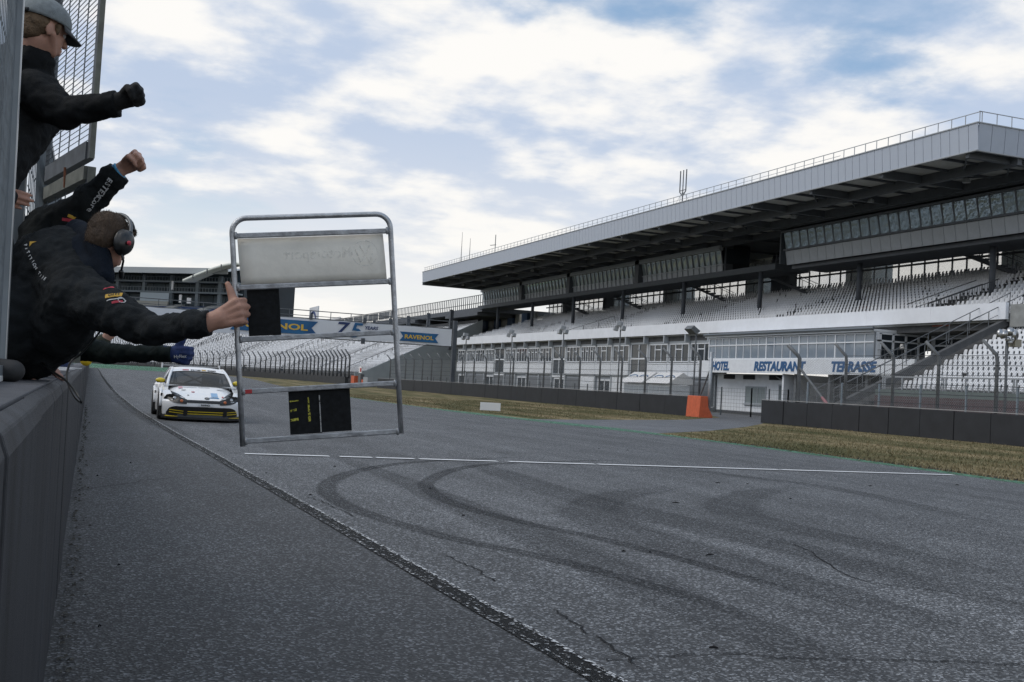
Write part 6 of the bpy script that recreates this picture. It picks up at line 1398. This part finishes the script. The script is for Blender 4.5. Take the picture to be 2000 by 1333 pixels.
# flanks with flared arches
def flank(s):
    mb = MB(); st = [(.34, .86), (.50, .905), (.80, .93), (1.10, .92), (1.5, .885), (2.2, .88), (2.9, .89), (3.2, .93), (3.5, .94), (3.9, .90), (4.15, .84)]
    for (y, w) in st:
        top = .60 if y < .4 else .68 if y < .9 else .78 if y < 1.3 else .84
        for z, k in ((.14, .97), (.35, 1.0), (.52, 1.0), (top-.05, .975), (top, .93), (top+.012, .80)): mb.v.append((s*w*k, y, z))
    n_ = 6; mb.f = [(i*n_+j, i*n_+j+1, (i+1)*n_+j+1, (i+1)*n_+j) for i in range(len(st)-1) for j in range(n_-1)]; mb.mi = [0]*len(mb.f); return mb.build('flank', cw, CAR, True)
flank(1); flank(-1)
MB().box(-.84, .84, 1.05, 4.1, .78, .82).build('deck', cw, CAR); MB().box(-.80, .80, 4.05, 4.2, .2, .86).build('tail', cw, CAR)
# cabin: roof and pillars
cab_ = [(1.02, .80, .76), (1.20, .90, .735), (1.42, 1.02, .70), (1.66, 1.13, .655), (1.82, 1.185, .625), (2.05, 1.235, .60), (2.5, 1.262, .59), (3.0, 1.24, .585), (3.5, 1.16, .59), (3.9, .98, .62)]
mb = MB(); rows = cab_[4:]
for (y, z, w) in rows:
    for i in range(13): u = -1+2*i/12; mb.v.append((u*w, y, z-.035*abs(u)**3))
mb.f = [(r*13+i, r*13+i+1, (r+1)*13+i+1, (r+1)*13+i) for r in range(len(rows)-1) for i in range(12)]; mb.mi = [0]*len(mb.f); mb.build('roof', cw, CAR, True)
mb = MB(); rows = cab_[:5]
for (y, z, w) in rows:
    for i in range(13): u = -1+2*i/12; mb.v.append((u*w*.965, y-.02*(1-u*u)-.0, z-.03*abs(u)**3+.004))
mb.f = [(r*13+i, r*13+i+1, (r+1)*13+i+1, (r+1)*13+i) for r in range(4) for i in range(12)]; mb.mi = [0]*len(mb.f); ws_o = mb.build('windscreen', cgl, CAR, True)
mb = MB()
for s in (1, -1):
    mb = MB(); p = [(s*w*1.0, y, z-.02) for y, z, w in cab_]; mb.tube(p[:6], .034, 8); mb.tube([(s*.60, 2.05, 1.21), (s*.60, 2.8, 1.21), (s*.62, 3.5, 1.12), (s*.66, 3.95, .9)], .03, 8); mb.tube([(s*.60, 2.5, 1.2), (s*.79, 2.55, .83)], .03, 6)
    mb.build('pillar', cw, CAR, True)
for s in (1, -1): MB().add([(s*.76, 1.12, .84), (s*.61, 2.0, 1.19), (s*.60, 3.4, 1.15), (s*.72, 3.85, .86)], [(0, 1, 2, 3)]).build('side_window', cg, CAR)
def ws_pt(u, t):
    ys_ = [c[0] for c in cab_[:5]]; i = min(3, int(t*4)); f_ = t*4-i; a, b = cab_[i], cab_[i+1]; y = a[0]+(b[0]-a[0])*f_; z = a[1]+(b[1]-a[1])*f_; w = (a[2]+(b[2]-a[2])*f_)*.965
    return Vector((u*w, y-.02*(1-u*u)-.014, z-.03*abs(u)**3+.014))
mb = MB()
for i in range(13):
    u = -1+2*i/12
    for t in (.80+.03*(1-u*u), .9, 1.0): mb.v.append(tuple(ws_pt(u, t)))
mb.f = [(3*i+j, 3*i+3+j, 3*i+4+j, 3*i+1+j) for i in range(12) for j in (0, 1)]; mb.mi = [0]*len(mb.f); ban = mb.build('sun_strip', cw, CAR, True)
up_ws = (ws_pt(0, 1)-ws_pt(0, .85)).normalized()
text('lettering', 'nes', .115, ck, ban, (1, 0, 0), up_ws, ws_pt(-.12, .925)+Vector((0, -.012, .008)), bold=.006, extrude=.001, sx=1.5); text('lettering', '500', .10, ck, ban, (1, 0, 0), up_ws, ws_pt(.50, .915)+Vector((0, -.012, .008)), bold=.006, extrude=.001, sx=1.35)
text('lettering', 'X', .11, prnt_y, ban, (1, 0, 0), up_ws, ws_pt(.20, .925)+Vector((0, -.012, .008)), bold=.008, extrude=.001, sx=1.3)
c_ = ws_pt(-.50, .93)+Vector((0, -.010, .006)); rr = Vector((.075, 0, 0)); uu = up_ws*.027; MB().add([c_-rr-uu, c_+rr-uu, c_+rr+uu, c_-rr+uu], [(0, 1, 2, 3)]).build('red_sticker', prnt_r, ban)
# interior: roll cage, seat, dashboard
mb = MB(); mb.tube([(-.58, 1.5, .85), (-.52, 1.95, 1.17), (-.5, 2.6, 1.2), (-.6, 3.3, .7)], .022, 6); mb.tube([(.58, 1.5, .85), (.52, 1.95, 1.17), (.5, 2.6, 1.2), (.6, 3.3, .7)], .022, 6); mb.tube([(-.5, 2.6, 1.2), (.5, 2.6, 1.2)], .022, 6); mb.tube([(-.5, 2.6, 1.18), (.55, 2.7, .7)], .022, 6); mb.tube([(.5, 2.6, 1.18), (-.55, 2.7, .7)], .022, 6); mb.build('roll_cage', M['post'], CAR, True)
MB().box(-.7, .7, 1.3, 1.6, .6, .86).build('dashboard', ck, CAR); MB().box(-.75, .75, 1.2, 3.9, .3, .5).build('floor_pan', ck, CAR); o = MB().box(.15, .58, 2.3, 2.5, .5, 1.12).build('driver_seat', ck, CAR); bevel(o, .06)
MB().tube([(.36+.13*math.cos(t), 1.85, .86+.13*math.sin(t)) for t in [2*PI*q/16 for q in range(16)]], .014, 6, closed=True).build('steering_wheel', ck, CAR)
# front: grilles, lamps, splitter
fy = lambda x, z: (np.interp(z, [p[1] for p in prof[:6]], [p[0] for p in prof[:6]])+.34*max(0, (abs(x)/.88-.45)/.55)**2.2)-.012
def front_patch(name, outline, m_, dy=0.0, parent=CAR, nx=18):
    """panel on the nose: outline is (x, z_low, z_high) samples"""
    mb = MB(); xs = np.linspace(outline[0][0], outline[-1][0], nx+1); lo = np.interp(xs, [o[0] for o in outline], [o[1] for o in outline]); hi = np.interp(xs, [o[0] for o in outline], [o[2] for o in outline])
    for x, a, b in zip(xs, lo, hi):
        for t in (0, .5, 1): z = a+(b-a)*t; mb.v.append((x, fy(x, z)-dy, z))
    mb.f = [(3*i+j, 3*i+3+j, 3*i+4+j, 3*i+1+j) for i in range(nx) for j in (0, 1)]; mb.mi = [0]*len(mb.f); return mb.build(name, m_, parent)
front_patch('upper_grille', [(-.44, .435, .50), (.44, .435, .50)], ck, .004)
gl_ = front_patch('lower_grille', [(-.80, .15, .20), (-.74, .14, .31), (-.62, .13, .345), (.62, .13, .345), (.74, .14, .31), (.80, .15, .20)], ck, .004, nx=30)
for z in (.222, .170):
    front_patch('yellow_bar', [(-.34, z, z+.018), (.46, z, z+.018)], cy_, .010, gl_)
    front_patch('yellow_bar', [(-.74, z+.03, z+.046), (-.43, z+.006, z+.022)], cy_, .010, gl_); front_patch('yellow_bar', [(.54, z+.006, z+.022), (.80, z+.03, z+.046)], cy_, .010, gl_)
for x in (-.39, .50): front_patch('grille_strut', [(x-.045, .13, .30), (x+.045, .13, .30)], ck, .016, gl_, 3)
front_patch('yellow_corner', [(-.82, .10, .125), (-.55, .11, .118)], cy_, .02); front_patch('yellow_corner', [(.60, .11, .118), (.86, .10, .125)], cy_, .02)
front_patch('plate_strip', [(-.12, .362, .412), (.22, .362, .412)], mat('pale plate', (.62, .64, .66), .5), .006, nx=4)
text('lettering', 'RAVENOL', .046, ck, CAR, (1, 0, 0), (0, 0, 1), (.05, -.045, .388), bold=.002, extrude=.001)
mb = MB(); pts = [(-.90, .42), (-.80, .16), (-.55, -.03), (0, -.09), (.55, -.03), (.80, .16), (.90, .42)]
mb.prism([(x, y, .055) for x, y in pts], (0, 0, .05)); mb.build('splitter', ck, CAR); mb = MB(); mb.prism([(x*.97, y+.05, .10) for x, y in pts], (0, 0, .06)); mb.build('bumper_lip', mat('dark grey lip', (.05, .055, .06), .5), CAR)
lampg = mat('headlamp chrome', (.40, .42, .44), .15, .8); amb = mat('orange lamp', (.55, .16, .06), .3)
for s in (1, -1):
    hd = MB()
    ol = [(.37, .40, .51), (.48, .405, .545), (.62, .42, .595), (.74, .46, .615), (.80, .52, .60)]
    h_ = front_patch('headlight', [(s*a, b, c) for a, b, c in (ol if s > 0 else ol[::-1])], ck, .012, nx=14)
    for x, r, m_ in ((.63, .052, lampg), (.485, .036, amb)):
        z = .515 if x > .6 else .468; y = fy(x, z); o = MB().lathe([(.001, -.02), (r*.7, -.016), (r, 0), (r, .02)], (0, 0, 0), 16, 'y').build('lamp', m_, h_, True); o.location = (s*x, y-.014, z)
    # dark wedge over the wing towards the screen
    q = [(s*.44, .105, .53), (s*.76, .34, .555), (s*.805, .62, .60), (s*.80, 1.0, .715), (s*.70, .62, .655)]
    rows_ = []
    for t in [q/8 for q in range(9)]:
        xi = .40+.34*t**.8; xo = .775+.05*t; yi = .09+.93*t; yo = .33+.70*t; row = []
        for k in range(4):
            x = xi+(xo-xi)*k/3; y = yi+(yo-yi)*k/3; h_it, loc, _, _ = body_.ray_cast(Vector((s*x, y, 2)), Vector((0, 0, -1))); row.append((s*x, y, (loc.z if h_it else .6)+.006))
        rows_.append(row)
    mb = MB(); mb.v = [p for r in rows_ for p in r]; mb.f = [(4*i+j, 4*i+j+1, 4*i+5+j, 4*i+4+j) for i in range(8) for j in range(3)]; mb.mi = [0]*24; mb.build('wing_decal', ck, CAR, True)
    # wheels
    for y in (.82, 3.38):
        w_ = MB().lathe([(.18, -.12), (.31, -.12), (.325, -.09), (.325, .09), (.31, .12), (.18, .12)], (0, 0, 0), 28, 'x').build('wheel', ct, CAR, True); w_.location = (s*.835, y, .325)
        MB().lathe([(.02, .10), (.20, .115), (.215, .10)], (0, 0, 0), 20, 'x').build('rim', M['steel'], w_, True).scale = (s, 1, 1)
        mb = MB(); mb.tube([(s*.92, y+.38*math.cos(t), .325+.38*math.sin(t)) for t in [PI*q/14 for q in range(15)]], .035, 8); mb.build('arch_flare', cw, CAR, True)
        MB().box(min(s*.55, s*.93), max(s*.55, s*.93), y-.34, y+.34, .1, .62).build('wheel_well', ck, CAR)
    # mirrors
    m_o = blob('mirror', [('e', Vector((s*.90, 1.42, .905)), (.115, .08, .062)), ('c', Vector((s*.84, 1.44, .895)), .045, Vector((s*.96, 1.43, .90)), .032)], .012, cy_, CAR, 3); MB().bar((s*.83, 1.42, .87), (s*.72, 1.40, .84), .05, .03).build('mirror_arm', ck, m_o); MB().box(min(s*.82, s*.98), max(s*.82, s*.98), 1.36, 1.47, .845, .862).build('mirror_base', ck, m_o)
# rear wing
mb = MB(); mb.prism([(-.72, 3.98, 1.235), (-.72, 4.22, 1.275), (-.72, 4.22, 1.295), (-.72, 3.98, 1.262)], (1.44, 0, 0)); wg = mb.build('rear_wing', ck, CAR)
for s in (1, -1): MB().box(s*.73-.012, s*.73+.012, 3.92, 4.28, 1.20, 1.34).build('endplate', mat('white endplate', (.7, .71, .72), .4), wg); MB().box(s*.35-.012, s*.35+.012, 4.0, 4.15, .84, 1.24).build('wing_mount', ck, wg)
# hood badges: roundel and club sticker
def hood(x, y): return Vector((x, y, float(np.interp(y, [p[0] for p in prof[4:]], [p[1] for p in prof[4:]]))+.008-.05*abs(x/.86)**3))
bc = hood(.085, .11); hr = Vector((1, 0, 0)); hv = (hood(0, .30)-hood(0, .11)).normalized()
bd = MB(); bd.tube([bc+hr*.052*math.cos(t)+hv*.052*math.sin(t) for t in [2*PI*q/24 for q in range(24)]], .006, 5, closed=True)
for a, b in (((-.022, .036), (-.004, -.002)), ((.022, .036), (.004, -.002)), ((-.040, .018), (-.018, -.040)), ((-.018, -.040), (0, -.006)), ((0, -.006), (.018, -.040)), ((.018, -.040), (.040, .018))): bd.bar(bc+hr*a[0]+hv*a[1], bc+hr*b[0]+hv*b[1], .008, .004)
bd.build('badge', ck, CAR)
sb = mat('pale blue sticker', (.25, .42, .62), .5)
def hood_quad(name, m_, x0, x1, y0, y1): MB().add([hood(x0, y0), hood(x1, y0), hood(x1, y1), hood(x0, y1)], [(0, 1, 2, 3)]).build(name, m_, CAR)
for (x0, x1, y0, y1, m_) in ((.19, .34, .20, .46, sb), (.14, .36, .13, .17, mat('blue stripe', (.05, .22, .42), .5)), (-.24, -.17, .46, .52, prnt_r), (.43, .47, .20, .26, prnt_r), (-.35, -.31, .24, .28, ck), (-.52, -.42, .80, .95, mat('pink sticker', (.62, .36, .40), .5)), (-.46, -.36, .62, .66, M['post']), (.36, .60, .74, .78, M['rail']), (-.06, .20, .88, .91, M['rail']), (-.40, -.1, .86, .885, M['rail'])): hood_quad('sticker', m_, x0, x1, y0, y1)
